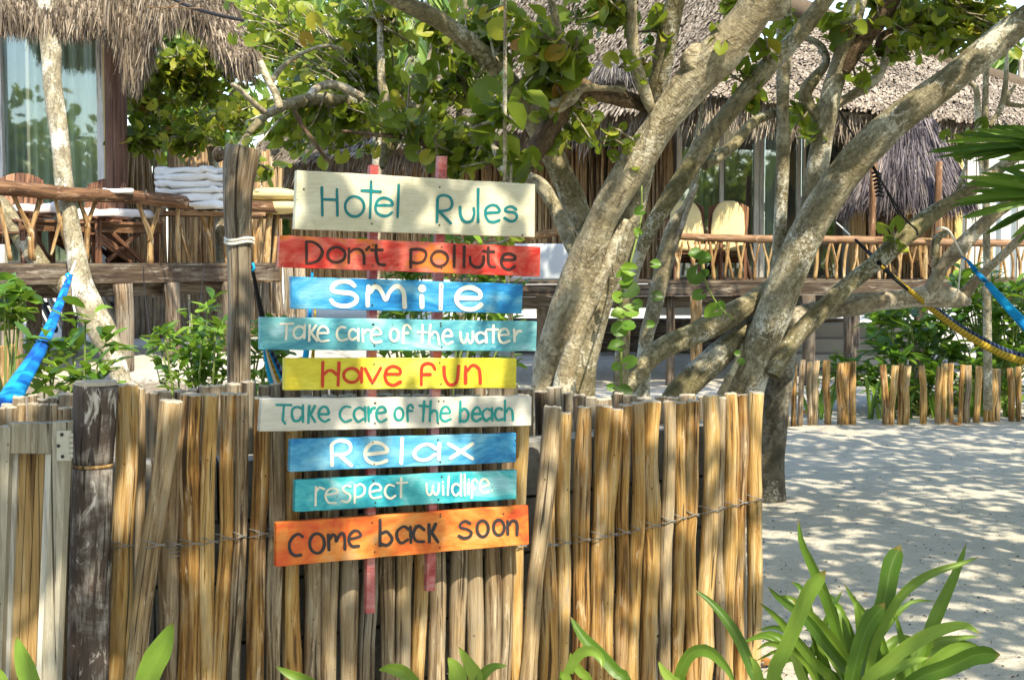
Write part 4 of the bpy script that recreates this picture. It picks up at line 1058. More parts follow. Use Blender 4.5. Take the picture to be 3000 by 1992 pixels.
T3 = thing('slender_tree', 'slender trunk leaning from the top right down behind the big tan trunk', 'tree', P(1850, 1500, 8.4))
limb(T3, zip3([(a_, b_, c_ * .88) for a_, b_, c_ in [(2500, -110, 24), (2418, 0, 27), (2362, 72, 29), (2305, 140, 29), (2254, 190, 31), (2199, 256, 31), (2127, 341, 31), (2055, 436, 32), (2005, 515, 31), (1955, 592, 29), (1903, 675, 26), (1870, 754, 22), (1840, 860, 22), (1825, 1000, 24), (1815, 1200, 26), (1815, 1500, 28)]], 8.1, 8.4), 'bark_moss', 'trunk', 20, .10, 5, n=100)
T4 = thing('slender_tree', 'thin crooked grey trunk standing between the big trunk and the right deck', 'tree', P(1880, 1450, 9.8))
limb(T4, zip3([(2062, 240, 5), (2055, 330, 6), (2042, 400, 7), (2046, 460, 8), (2034, 540, 9), (2008, 606, 12), (1985, 640, 20), (1966, 690, 24), (1952, 750, 25), (1938, 810, 25), (1911, 923, 24), (1892, 1000, 22), (1880, 1150, 24), (1872, 1400, 26)], 9.8, 9.8), 'bark_grey', 'trunk', 14, .14, 5, n=60)
limb(T4, zip3([(2042, 540, 7), (2020, 600, 8), (1985, 700, 9), (1975, 740, 7)], 9.75, 9.75), 'bark_pale', 'branch', 10, .14, 5)
T5 = thing('slender_tree', 'slim tree with mottled trunk rising through the left deck past the glass wall', 'tree', P(370, 1230, 14.6))
limb(T5, zip3([(118, -60, 30), (132, 0, 31), (140, 80, 31), (150, 150, 30), (152, 230, 27), (165, 330, 28), (178, 420, 27), (184, 500, 27), (190, 560, 26), (208, 660, 27), (222, 740, 28), (238, 830, 34), (262, 900, 42), (300, 970, 42), (330, 1040, 34), (352, 1100, 28), (372, 1180, 28), (385, 1240, 34)], 17.3, 15.6), 'bark_grey', 'trunk', 18, .08, 4, n=80)
limb(T5, zip3([(-60, 560, 20), (0, 600, 24), (40, 660, 26), (85, 730, 28), (130, 790, 28), (190, 840, 30), (245, 880, 28)], 16.6, 16.2), 'bark_moss', 'trunk', 16, .12, 4, n=44)
T6 = thing('sea_grape_tree', 'leafy sea grape with thin blue grey stem between left hut and roped post', 'tree', P(640, 1150, 19))
limb(T6, zip3([(440, 90, 8), (487, 150, 9), (515, 190, 10), (538, 229, 11), (565, 290, 12), (585, 335, 12), (600, 380, 12), (614, 423, 13), (625, 470, 14), (640, 600, 15), (650, 800, 16), (655, 1080, 18)], 19, 19), 'bark_grey', 'trunk', 12, .1, 5, n=50)
for rows in ([(600, 380, 7), (660, 300, 6), (720, 220, 5), (780, 130, 4)], [(560, 280, 7), (500, 300, 5), (430, 330, 4)], [(590, 350, 6), (650, 370, 5), (700, 350, 4), (760, 360, 3)], [(538, 229, 6), (600, 150, 5), (680, 70, 4)], [(600, 390, 6), (540, 410, 5), (440, 420, 3), (400, 405, 2)]):
    limb(T6, zip3(rows, 19, 18.7), 'bark_grey', 'branch', 8, .15)
T7 = thing('slender_tree', 'pair of thin grey stems in front of the pale roof at the far right', 'tree', P(2880, 1200, 13))
limb(T7, zip3([(2893, -60, 8), (2893, 100, 9), (2888, 250, 9), (2886, 380, 10), (2890, 700, 11), (2895, 1200, 13)], 13, 13), 'bark_grey', 'trunk', 10, .1)
limb(T7, zip3([(2830, 240, 4), (2858, 260, 8), (2864, 320, 9), (2868, 400, 9), (2880, 520, 9)], 13, 13), 'bark_grey', 'branch', 10, .15)
limb(T7, zip3([(2950, 150, 5), (2948, 220, 7), (2940, 290, 9), (2925, 330, 8), (2898, 370, 7)], 13, 13), 'bark_grey', 'branch', 10, .15)
limb(T7, zip3([(2975, 250, 4), (2952, 285, 8), (2955, 305, 8), (3005, 312, 5)], 13, 13), 'bark_grey', 'branch', 10, .15)
T8 = thing('tree_stump', 'short orange brown trunk under the left deck behind round leaves', 'trunk', P(25, 1280, 12.0))
limb(T8, zip3([(20, 1010, 30), (28, 1060, 30), (24, 1140, 32), (20, 1280, 36)], 12, 12), 'twig', 'trunk', 14, .15, 6)

# roped post with a cut top
tp = thing('post', 'tall weathered cut post bound with white rope behind the pole fence', 'post', P(690, 1900, 6.4))
limb(tp, zip3([(712, 430, 48), (708, 452, 50), (702, 500, 47), (697, 560, 42), (697, 640, 40), (700, 720, 37), (702, 800, 36), (702, 900, 34), (700, 1000, 34), (700, 1150, 33), (696, 1500, 36), (694, 1860, 40)], 6.4, 6.4), 'pole_old', 'post', 24, .09, 3.5, n=90)
for y_ in (702, 712):
    g = Geo(); c_ = P(701, y_, 6.4); r_ = R(41, 6.4)
    g.tube([c_ + Vector((math.cos(a_ / 16 * 6.283) * r_, math.sin(a_ / 16 * 6.283) * r_, .006 * math.sin(a_))) for a_ in range(17)], .0075, seg=7, cap=False); g.out('rope', M['rope'], tp, True)
limb(tp, zip3([(650, 470, 12), (640, 450, 16), (655, 440, 10)], 6.4, 6.4), 'bark_dark', 'knot', 10, .4, 12)

# ------------------------------------------------------------ leaves
def leaf_template(kind):
    if kind == 'round':
        V = [(0, .5, -.02)]
        m = 9
        for i in range(m):
            a_ = -math.pi / 2 + (i + .5) / m * 2 * math.pi
            r_ = .5 * (1 - .06 * math.cos(2 * a_))
            V.append((math.cos(a_) * r_, .5 + math.sin(a_) * r_, .16 * abs(math.cos(a_)) + .05 * math.sin(a_ * 3) - .08 * math.sin(a_)))
        F = [(0, 1 + i, 1 + (i + 1) % m) for i in range(m - 1)]
        return V, F
    if kind == 'long':
        V = [(0, 0, 0), (-.13, .25, .05), (.13, .25, .05), (0, .3, 0), (-.22, .62, .02), (.22, .62, .02), (0, .65, -.05), (-.13, .9, -.08), (.13, .9, -.08), (0, 1, -.14)]
        F = [(0, 3, 1), (0, 2, 3), (1, 3, 6, 4), (3, 2, 5, 6), (4, 6, 9, 7), (6, 5, 8, 9)]
        return V, F
    V = [(0, 0, 0), (-.10, .3, .03), (.10, .3, .03), (-.09, .7, -.03), (.09, .7, -.03), (0, 1, -.15)]
    F = [(0, 2, 1), (1, 2, 4, 3), (3, 4, 5)]
    return V, F
def make_leaf_meshes(mat, kind):
    out = []
    for k in range(3):
        V, F = leaf_template(kind)
        V = [(x * random.uniform(.92, 1.08), y, z * (.5 + k * .7)) for x, y, z in V]
        out.append(mesh_data('leaf', V, F, None, True, M[mat]))
    return out
LM = {}
def frames(N, U, S, T):
    """leaf frames: stalk direction U, normal hint N, size S, position T -> (K,3,4)"""
    U = U / np.linalg.norm(U, axis=1)[:, None]
    X = np.cross(U, N); X /= np.linalg.norm(X, axis=1)[:, None] + 1e-9
    Z = np.cross(X, U)
    Mx = np.zeros((len(U), 3, 4))
    Mx[:, :, 0] = X * S[:, None]; Mx[:, :, 1] = U * S[:, None]; Mx[:, :, 2] = Z * S[:, None]; Mx[:, :, 3] = T
    return Mx
def put_leaves(root, Mx, mat, kind, cap=280, name='leaf', minpx=26):
    """the largest in view become leaf objects of their own, the rest one crown"""
    if (mat, kind) not in LM: LM[(mat, kind)] = make_leaf_meshes(mat, kind)
    sz = np.linalg.norm(Mx[:, :, 1], axis=1)
    sc = np.zeros(len(Mx))
    for i in range(len(Mx)):
        q = proj(Mx[i, :, 3])
        if q and -20 < q[0] < 3020 and -20 < q[1] < 2010: sc[i] = sz[i] * FOC / q[2]
    order = np.argsort(-sc)
    own = [i for i in order[:cap] if sc[i] > minpx]
    ownset = set(own)
    rest = [i for i in range(len(Mx)) if i not in ownset]
    o_ = org(root)
    from mathutils import Matrix
    for i in own:
        ob = link(name, random.choice(LM[(mat, kind)]), root)
        m4 = Matrix([list(Mx[i, r]) for r in range(3)] + [[0, 0, 0, 1]])
        m4.translation -= o_
        ob.matrix_basis = m4
    V, F = leaf_template(kind)
    if rest: scatter('crown', V, F, Mx[rest], M[mat], root, 'stuff', True)
def twigs_and_leaves(root, clusters, mat='grape', kind='round', twmat='bark_grey', cap=280, droop=.15, per=7, tw=.006, minpx=26):
    """clusters (px, py, rx, ry, depth, ddepth, n leaves, leaf size m)"""
    allM = []; g = Geo()
    for cx, cy, rx_, ry_, Y, dY, n, s in clusters:
        c = np.array(P(cx, cy, Y)); ax = R(rx_, Y); az = R(ry_, Y)
        limbs = [p for l in LIMBS.get(root.name, []) for p in l]
        near = min(limbs, key=lambda p: np.linalg.norm(p - c)) if limbs else c
        if np.linalg.norm(near - c) > 1.6 * max(ax, az) + .5: near = c + (near - c) * .3
        for k in range(max(1, round(n / per))):
            e = c + np.clip(RNG.normal(0, .5, 3), -1, 1) * np.array([ax, dY * .6, az])
            st = near + RNG.normal(0, .12, 3) * min(1, ax)
            if np.linalg.norm(e - st) > .75: st = e + (st - e) * (.75 / np.linalg.norm(e - st))
            m_ = (st + e) / 2 + RNG.normal(0, .06, 3)
            sp = spline([st, m_, e], 6)
            g.tube(sp, list(np.linspace(tw * 1.3, tw * .6, 6)), seg=4, cap=False)
            dirn = (e - m_) / (np.linalg.norm(e - m_) + 1e-6)
            K = per
            f = np.linspace(.25, 1, K) + RNG.uniform(-.05, .05, K)
            base = np.array([sp[min(5, int(v * 5))] for v in f]) + RNG.normal(0, .015, (K, 3))
            U = dirn[None, :] * .7 + RNG.normal(0, .75, (K, 3)) + np.array([0, 0, -droop])
            N = RNG.normal(0, .7, (K, 3)) + np.array([.1, -.55, .6])
            allM.append(frames(N, U, s * RNG.uniform(.6, 1.15, K), base))
    if g.V: g.out('twigs', M[twmat], root, True, kind='stuff')
    put_leaves(root, np.concatenate(allM), mat, kind, cap, minpx=minpx)

twigs_and_leaves(T6, [(560, 370, 180, 80, 18.6, 1.2, 370, 0.155), (490, 230, 120, 80, 19, 1.2, 419, 0.155), (640, 180, 110, 110, 18.8, 1.2, 419, 0.155), (430, 410, 110, 40, 18.5, 1, 222, 0.163), (790, 90, 110, 120, 18.6, 1.2, 542, 0.155), (690, 330, 90, 50, 18, 1, 173, 0.155), (420, 270, 80, 80, 19, 1, 222, 0.155), (600, 250, 150, 60, 19, 1, 173, 0.148)])
twigs_and_leaves(T1, [(880, 200, 110, 90, 8.6, 1.2, 283, 0.095), (990, 130, 100, 110, 9, 1.2, 283, 0.099), (1060, 250, 110, 80, 8.8, 1, 208, 0.095), (1110, 40, 130, 60, 8.6, 1.2, 208, 0.099), (1020, 350, 120, 50, 8.2, 0.7, 113, 0.095), (850, 420, 120, 60, 8, 0.8, 113, 0.091), (1190, 330, 100, 80, 7.8, 0.8, 105, 0.095), (1320, 420, 110, 60, 7.6, 0.5, 113, 0.091), (1290, 110, 60, 60, 8, 0.6, 57, 0.099), (1430, 40, 110, 50, 7.2, 0.8, 133, 0.099), (1560, 130, 60, 70, 6.8, 0.5, 68, 0.110), (1580, 210, 60, 40, 6.8, 0.4, 49, 0.114), (1720, 40, 80, 40, 6.9, 0.6, 68, 0.099), (1680, 150, 50, 50, 6.7, 0.4, 42, 0.106), (1620, 390, 60, 50, 6.9, 0.4, 53, 0.076), (1700, 400, 60, 40, 6.9, 0.3, 53, 0.068), (1790, 430, 40, 40, 6.9, 0.3, 26, 0.068), (1480, 300, 60, 80, 6.3, 0.3, 39, 0.122), (1500, 470, 50, 40, 6, 0.2, 17, 0.129), (770, 510, 40, 40, 6.6, 0.3, 26, 0.076), (1380, 500, 50, 30, 7.5, 0.3, 26, 0.091), (1900, 60, 60, 60, 7, 0.5, 38, 0.091), (1920, 170, 30, 40, 6.8, 0.3, 16, 0.084), (2100, 160, 60, 60, 6.9, 0.4, 26, 0.084), (1560, 690, 20, 20, 5.6, 0.1, 5, 0.068), (1250, 250, 60, 80, 8, 0.5, 38, 0.095), (930, 60, 180, 60, 9.2, 1, 160, .10), (850, 330, 120, 60, 8.4, .8, 90, .095), (1150, 200, 120, 120, 9, 1, 120, .10), (800, 60, 130, 90, 9.5, 1, 130, .10), (1000, 420, 180, 50, 8.4, .8, 90, .095), (1330, 250, 90, 120, 8.2, .7, 90, .10), (1430, 120, 80, 90, 8, .6, 60, .10)], cap=290)
twigs_and_leaves(T2, [(2700, 60, 150, 60, 9.3, 1, 202, 0.112), (2870, 60, 120, 90, 9.3, 1, 202, 0.104), (2560, 10, 100, 40, 9, 0.8, 68, 0.112), (2760, 140, 90, 50, 9.2, 0.8, 94, 0.104), (2920, 130, 70, 60, 9.4, 0.8, 81, 0.104), (2440, 90, 40, 60, 8.8, 0.5, 27, 0.120), (2300, 60, 50, 50, 8.8, 0.5, 19, 0.096), (2340, 330, 60, 60, 9, 0.5, 19, 0.104), (2620, 140, 50, 50, 9, 0.4, 35, 0.112), (2540, 190, 40, 60, 8.9, 0.3, 19, 0.096), (2600, 650, 40, 20, 9, 0.2, 4, 0.112), (2400, 400, 30, 30, 8.9, 0.2, 5, 0.096), (2800, 370, 60, 20, 9.6, 0.4, 14, 0.104)], cap=280)
twigs_and_leaves(T3, [(2160, 190, 60, 60, 8, 0.5, 21, 0.111), (2230, 330, 50, 40, 8.2, 0.3, 10, 0.111), (2120, 60, 60, 50, 8, 0.4, 26, 0.119)], cap=100)
twigs_and_leaves(T7, [(2950, 60, 80, 60, 13, 1, 60, .15), (2800, 30, 80, 50, 13, 1, 50, .15)], cap=60)

# unseen overhead canopy: sea grape crowns, clumped and thinned to throw the dappled shade
can = thing('sea_grape_canopy', 'leafy crown of the sea grapes arching over the whole courtyard, unseen above the view', 'tree', (5.5, 2.0, 0))
N0 = 72000
X = RNG.uniform(-9, 13, N0); Yc = RNG.uniform(-7, 15, N0)
keep = []
for i in range(N0):
    v_ = Vector((X[i] * .62, Yc[i] * .62, 0))
    if X[i] < -.6 and Yc[i] > 5.2: continue  # left open so the left trees catch the sun
    d_ = 1.1 * noise.noise(v_ * 1.5) + .9 * noise.noise(v_ * 3.6 + Vector((5, 0, 0))) + .55 * noise.noise(v_ * 8)
    th_ = -.10  # leaf cover set by area: more shade on sand, more sun on fence
    if X[i] > 1.8 and Yc[i] > 3: th_ = -.36
    if -1.5 < X[i] < 2.6 and -1 < Yc[i] < 3: th_ = .02
    if d_ > th_ + .25 * noise.noise(Vector((X[i] * 5, Yc[i] * 5, 3))): keep.append(i)
X, Yc = X[keep], Yc[keep]
zt = EYE + .205 * np.maximum(Yc, 0) + .45
Zc = np.maximum(zt, 3.9) + RNG.uniform(0, 1.1, len(X))
K = len(X)
U = RNG.normal(0, 1, (K, 3)); Nn = RNG.normal(0, .6, (K, 3)) + np.array([0, 0, 1.0])
put_leaves(can, frames(Nn, U, RNG.uniform(.12, .20, K), np.stack([X, Yc, Zc], 1)), 'grape', 'round', 0)
g = Geo(); g.tube([(6.2, -2.5, -.1), (6.0, -2.3, 2.0), (5.3, -1.2, 4.2)], [.2, .17, .13], seg=12, n=14, amp=.1, freq=3); g.out('trunk', M['bark_grey'], can, True)
for e in ((2.0, 1.5, 4.4), (6.5, 5.5, 5.0), (0.0, -3.0, 4.6), (9.5, 2.0, 4.9), (3.6, 6.2, 4.9)):
    g = Geo(); a_ = Vector((5.3, -1.2, 4.1)); e_ = Vector(e); g.tube([a_, a_.lerp(e_, .5) + Vector((.2, .1, .25)), e_], [.09, .06, .03], seg=8, n=16, amp=.12, freq=3); g.out('branch', M['bark_grey'], can, True)

# ------------------------------------------------------------ vines
def vine(label, rows, leaves, mat='shrub', r=3):
    v_ = thing('climbing_vine', label, 'vine', P(rows[-1][0], rows[-1][1], rows[-1][3]))
    pxtube(v_, 'stem', rows, M['shrub_stem'], 6, 24)
    Ms = []
    for (px_, py_, w_, ang, d_) in leaves:
        a_ = math.radians(ang); c = P(px_, py_, d_)
        U = np.array([[math.cos(a_), -.15, math.sin(a_)]]); N = np.array([[-.25 * math.sin(a_), -1, .55]]) + RNG.normal(0, .25, (1, 3))
        s = R(w_, d_) * random.uniform(.62, .95)
        Ms.append(frames(N, U, np.array([s]), np.array([list(c)]) - U * s * .5))
    put_leaves(v_, np.concatenate(Ms), mat, 'round', 60, minpx=5)
    return v_
M['shrub_stem'] = plain('green_stem', (0.17, 0.22, 0.06), .7, .2, .2, 20, .2)
vine('vine with round green leaves hanging down between the big trunk and the thin crooked trunk', [(1880, 545, 2.5, 6.9), (1878, 640, 3, 6.9), (1850, 760, 3.5, 6.8), (1822, 860, 4, 6.8), (1820, 1000, 4, 6.7), (1820, 1160, 4, 6.7), (1822, 1400, 4, 6.7)],
     [(1875, 620, 40, 200, 6.85), (1868, 680, 44, 120, 6.85), (1842, 790, 52, 160, 6.75), (1830, 812, 56, 20, 6.75), (1845, 850, 72, 10, 6.75), (1810, 870, 50, 150, 6.75), (1868, 890, 46, 10, 6.7), (1812, 922, 62, 175, 6.7), (1848, 912, 56, -10, 6.7), (1815, 965, 70, 185, 6.7), (1840, 955, 54, 0, 6.65), (1806, 1018, 54, 170, 6.65), (1845, 1062, 78, 30, 6.6), (1806, 1075, 50, 200, 6.65), (1828, 1150, 60, 5, 6.6), (1790, 1135, 40, 160, 6.6), (1920, 775, 44, 5, 7.2), (1925, 870, 50, 0, 7.2), (1905, 950, 36, -5, 7.2)])
vine('short vine with pointed leaves in front of the beam of the right deck', [(2052, 758, 2.5, 8.3), (2066, 820, 3, 8.3), (2088, 870, 3, 8.3), (2120, 912, 3, 8.3), (2150, 935, 3, 8.3)],
     [(2040, 748, 56, 160, 8.2), (2062, 758, 50, 20, 8.2), (2038, 805, 62, 235, 8.2), (2068, 800, 40, 70, 8.2), (2048, 865, 62, 200, 8.2), (2090, 915, 62, 195, 8.2), (2112, 895, 34, 100, 8.2), (2172, 1060, 40, 40, 8.4), (2160, 1035, 26, 170, 8.4)])
# ------------------------------------------------------------ pole fence
def FY(px): return float(np.interp(px, [-400, -200, 800, 1550, 2240, 2500], [4.02, 4.1, 4.38, 4.82, 5.5, 5.8]))
def pole(root, xt, yt, xb, w, mat='pole', dY=0.0, yb=1992, wob=6, seg=16, n=26, name='pole', x3=None, endm=None, flat=1.0):
    Yt, Yb = FY(xt) + dY, FY(xb) + dY
    a_, b_ = P(xt, yt, Yt), P(xb, yb, Yb)
    d = (b_ - a_); f = (a_.z + .06) / max(.05, (a_.z - b_.z))
    g0 = a_ + d * f
    m = 7; pts, rad = [], []
    r0 = R(w / 2, (Yt + Yb) / 2)
    ph = random.uniform(0, 6.28); am = R(wob, Yt)
    for i in range(m):
        t_ = i / (m - 1)
        p = a_.lerp(g0, t_)
        p.x += am * math.sin(ph + t_ * 5.2) * (1 if 0 < i else .3) + R(random.uniform(-wob, wob) * .45, Yt) * (0 < i)
        p.y += am * .4 * math.cos(ph + t_ * 4)
        pts.append(p); rad.append(r0 * random.uniform(.88, 1.13))
    rows = spline([list(p) + [r] for p, r in zip(pts, rad)], n)
    sd = random.uniform(0, 40)
    V, F, UV = tube_geo(rows[:, :3], rows[:, 3], seg=seg, amp=.11, freq=11, cap=False, seed=sd)
    S = seg + 1
    # bevelled, slightly ragged saw cut
    top_c = Vector(rows[0, :3]) + Vector((0, 0, .004))
    for k in range(S):
        V[k] = np.array(V[k]) * 1.0; V[k][2] += random.uniform(-.003, .003)
    o = link(name, None, root) if False else None
    ring = [tuple(np.array(V[k]) * .85 + np.array(top_c) * .15 + np.array([0, 0, .004])) for k in range(S)]
    base = len(V); V = list(V) + ring + [tuple(top_c)]
    UV = UV + [(u, v) for u, v in UV[:S]] + [(sd, sd)]
    F2 = [(k, base + k, base + k + 1, k + 1) for k in range(seg)] + [(base + k, base + S, base + k + 1) for k in range(seg)]
    off = org(root)
    me = mesh_data(name, [Vector(v) - off for v in V], F + F2, UV, True, M[mat])
    me.materials.append(M['pole_end'])
    for i in range(len(F), len(F) + len(F2)):
        me.polygons[i].material_index = 1
        me.polygons[i].use_smooth = False
    return link(name, me, root)
fence = thing('pole_fence', 'front row of honey coloured upright poles wired together under and right of the sign', 'fence', (*pl(1100, 4.6), 0))
G, O_, D_ = 'pole', 'pole_grey', 'pole_old'
FRONT = [  # top x, top y, x at the lower picture edge, width, material
    (367, 1128, 348, 62, G), (500, 1176, 398, 58, O_), (512, 1200, 492, 52, O_), (562, 1156, 545, 60, G), (620, 1158, 602, 46, G), (668, 1155, 640, 42, G), (708, 1156, 690, 38, O_), (765, 1166, 752, 48, G),
    (805, 1172, 806, 44, O_), (860, 1170, 857, 48, G), (912, 1165, 909, 50, O_), (962, 1162, 965, 52, O_), (1018, 1160, 1022, 50, O_), (1086, 1158, 1082, 46, D_), (1134, 1158, 1130, 44, O_), (1182, 1160, 1176, 46, O_),
    (1230, 1160, 1224, 44, G), (1280, 1160, 1274, 50, O_), (1338, 1162, 1336, 46, O_), (1386, 1162, 1386, 48, O_), (1438, 1165, 1438, 46, O_), (1484, 1165, 1480, 36, O_), (1528, 1160, 1510, 42, G),
    (1616, 1194, 1552, 46, O_), (1608, 1382, 1600, 52, G), (1657, 1211, 1642, 38, G), (1714, 1194, 1688, 46, G), (1773, 1191, 1736, 42, G), (1805, 1200, 1772, 34, G), (1833, 1188, 1810, 38, G), (1866, 1182, 1856, 38, G),
    (1912, 1177, 1894, 52, G), (1960, 1177, 1948, 38, O_), (1992, 1180, 1982, 36, G), (2027, 1174, 2020, 40, G), (2083, 1160, 2066, 48, G), (2112, 1166, 2102, 30, O_), (2141, 1154, 2132, 40, G), (2172, 1158, 2166, 34, G), (2217, 1151, 2200, 44, G)]
for xt, yt, xb, w, m_ in FRONT:
    dY = 0.0
    if xt == 500: dY = -.10
    if xt == 1616: dY = -.05
    pole(fence, xt, yt, xb, w * 1.07, m_, dY, wob=7 if w > 40 else 6)
g = Geo()
def wy(px): return float(np.interp(px, [300, 540, 600, 660, 780, 1560, 1640, 1850, 2020, 2210], [1600, 1592, 1588, 1574, 1560, 1600, 1590, 1553, 1508, 1462]))
for xt, yt, xb, w, m_ in FRONT:
    f = (wy(xt) - yt) / (1992 - yt); xc = xt + (xb - xt) * f; h_ = w * .60
    Yw = FY(xc) - R(w / 2, FY(xc)) - .010
    if xt == 500: Yw -= .1
    e_ = .022
    for dy_a, dy_b in ((-13, 4), (12, -2)):
        pts = [P(xc - h_, wy(xc) + dy_a, Yw + e_), P(xc - h_ * .3, wy(xc) + dy_a * .7 + dy_b * .3, Yw), P(xc + h_ * .35, wy(xc) + dy_a * .3 + dy_b * .7, Yw), P(xc + h_, wy(xc) + dy_b, Yw + e_)]
        g.tube(pts, .0021, seg=5, n=8, cap=False)
g.out('wire', M['wire'], fence, True)
g = Geo()
for k in range(3):
    c_ = P(502, 1600 + k * 12, FY(502)); r_ = .0305
    g.tube([c_ + Vector((math.cos(a_ / 14 * 6.283) * r_, math.sin(a_ / 14 * 6.283) * r_, 0)) for a_ in range(15)], .0018, seg=5, cap=False)
g.out('wire', M['wire'], fence, True)

back = thing('pole_fence', 'rear row of grey weathered poles whose tops show behind the honey coloured row', 'fence', (*pl(1100, 5.1), 0))
x_ = 20
while x_ < 2190:
    if 300 < x_ < 420: x_ += 40; continue
    w = random.uniform(30, 52)
    yt = float(np.interp(x_, [0, 200, 450, 800, 1500, 1600, 1700, 1900, 2200], [1178, 1156, 1142, 1122, 1132, 1140, 1156, 1166, 1160])) + random.uniform(-10, 12)
    pole(back, x_, yt, x_ - random.uniform(-6, 10), w, D_ if random.random() < .72 else O_, .46, wob=4, seg=12, n=12)
    x_ += w * .98
mid = thing('pole_fence', 'short row of ragged grey poles behind the gate at the left edge', 'fence', (*pl(100, 4.3), 0))
for k in range(10):
    pole(mid, -60 + k * 31, 1190 + random.uniform(-8, 8), -64 + k * 31, random.uniform(27, 36), O_ if k % 3 else D_, .16, wob=3, seg=12, n=12)
pole(mid, 412, 1140, 396, 30, O_, .12, seg=12, n=12)
# concrete block core, seen through the gaps
core = thing('block_wall', 'rough grey concrete block wall showing through the gaps of the pole fence', 'wall', (*pl(1100, 4.9), 0))
def blk(i, j):
    px0 = 250 + i * 190 + (95 if j % 2 else 0); px1 = px0 + 183
    px1 = min(px1, 2170)
    a_, b_ = Vector((*pl(px0, FY(px0) + .24), .105 + j * .2)), Vector((*pl(px1, FY(px1) + .24), .105 + j * .2))
    g = Geo(); g.beam(a_, b_, .16, .188); g.out('block', M['block'], core)
for j in range(5):
    for i in range(11): 
        if 250 + i * 190 + (95 if j % 2 else 0) < 2050: blk(i, j)

# painted gate post
gp = thing('gate_post', 'thick round gate post with flaking brown paint left of the pole fence', 'post', (*pl(262, 4.2), 0))
a_, c_ = P(281, 1128, 4.16), P(272, 1362, 4.16)
f = 1; g = Geo()
bz = P(258, 1992, 4.16); gr = a_ + (bz - a_) * ((a_.z + .05) / (a_.z - bz.z))
g.tube([a_, a_.lerp(c_, .5), c_ + Vector((0, 0, .004))], [R(65, 4.16), R(62, 4.16), R(58, 4.16)], seg=28, n=12, amp=.02, freq=8)
g.out('upper_post', M['paintpost'], gp, True)
g = Geo(); g.tube([c_ - Vector((0, 0, .004)), c_.lerp(gr, .4), gr], [R(57, 4.16), R(61, 4.16), R(60, 4.16)], seg=28, n=24, amp=.025, freq=8)
g.out('lower_post', M['paintpost'], gp, True)
g = Geo(); g.tube([a_ + Vector((0, 0, .001)), a_ + Vector((0, 0, .012))], [R(63, 4.16), R(60, 4.16)], seg=28); g.out('cut_top', M['pole_end'], gp)
g = Geo(); g.tube([c_ - Vector((0, 0, .005)), c_ + Vector((0, 0, .005))], [R(59.5, 4.16)] * 2, seg=28); g.out('split_band', M['gateboard'], gp, True)
# gate
gate = thing('wooden_gate', 'pale framed wooden gate with tan upright boards hinged at the left edge', 'gate', (*pl(100, 4.08), .1))
def gbox(x0, y0, x1, y1, Y, th, mat, name, lean=0, M_=None):
    a_, b_, c_, d_ = P(x0, y0, Y), P(x1, y0, Y), P(x1 + lean, y1, Y), P(x0 + lean, y1, Y)
    V = [a_, b_, c_, d_] + [v + Vector((0, th, 0)) for v in (a_, b_, c_, d_)]
    F = [(0, 3, 2, 1), (4, 5, 6, 7), (0, 1, 5, 4), (1, 2, 6, 5), (2, 3, 7, 6), (3, 0, 4, 7)]
    UV = [((v.x + v.y), v.z) for v in V]
    return mk(name, V, F, M[mat], gate, UV)
gbox(24, 1240, 152, 1328, 4.02, .045, 'gate', 'top_rail', 0)
gbox(154, 1237, 198, 2180, 4.00, .05, 'gate', 'stile', -40)
gbox(-8, 1250, 30, 2180, 4.01, .05, 'gate', 'stile', -34)
gbox(133, 1329, 152, 2180, 4.03, .03, 'frame', 'bead', -36)
gbox(34, 1329, 52, 2180, 4.045, .03, 'frame', 'bead', -34)
for x0, x1 in ((54, 78), (80, 104), (106, 131)): gbox(x0, 1330, x1, 2180, 4.06 + random.uniform(0, .006), .02, 'gateboard', 'board', -36)
gbox(24, 2100, 152, 2178, 4.02, .02, 'gate', 'bottom_rail', -40)
hi = gbox(166, 1262, 206, 1349, 3.985, .012, 'metal', 'hinge')
g = Geo()
for y_ in (1275, 1290, 1305, 1320, 1335):
    g.tube([P(208, y_ - 6, 3.985), P(208, y_ + 6, 3.985)], .006, seg=8)
g.out('hinge_pin', M['metal'], hi, True)
for x_, y_ in ((181, 1273), (171, 1306), (183, 1337)):
    g = Geo(); c_ = P(x_, y_, 3.983); g.tube([c_, c_ + Vector((0, -.003, 0))], [.0055, .004], seg=10); g.out('screw', M['dark'], hi, True)

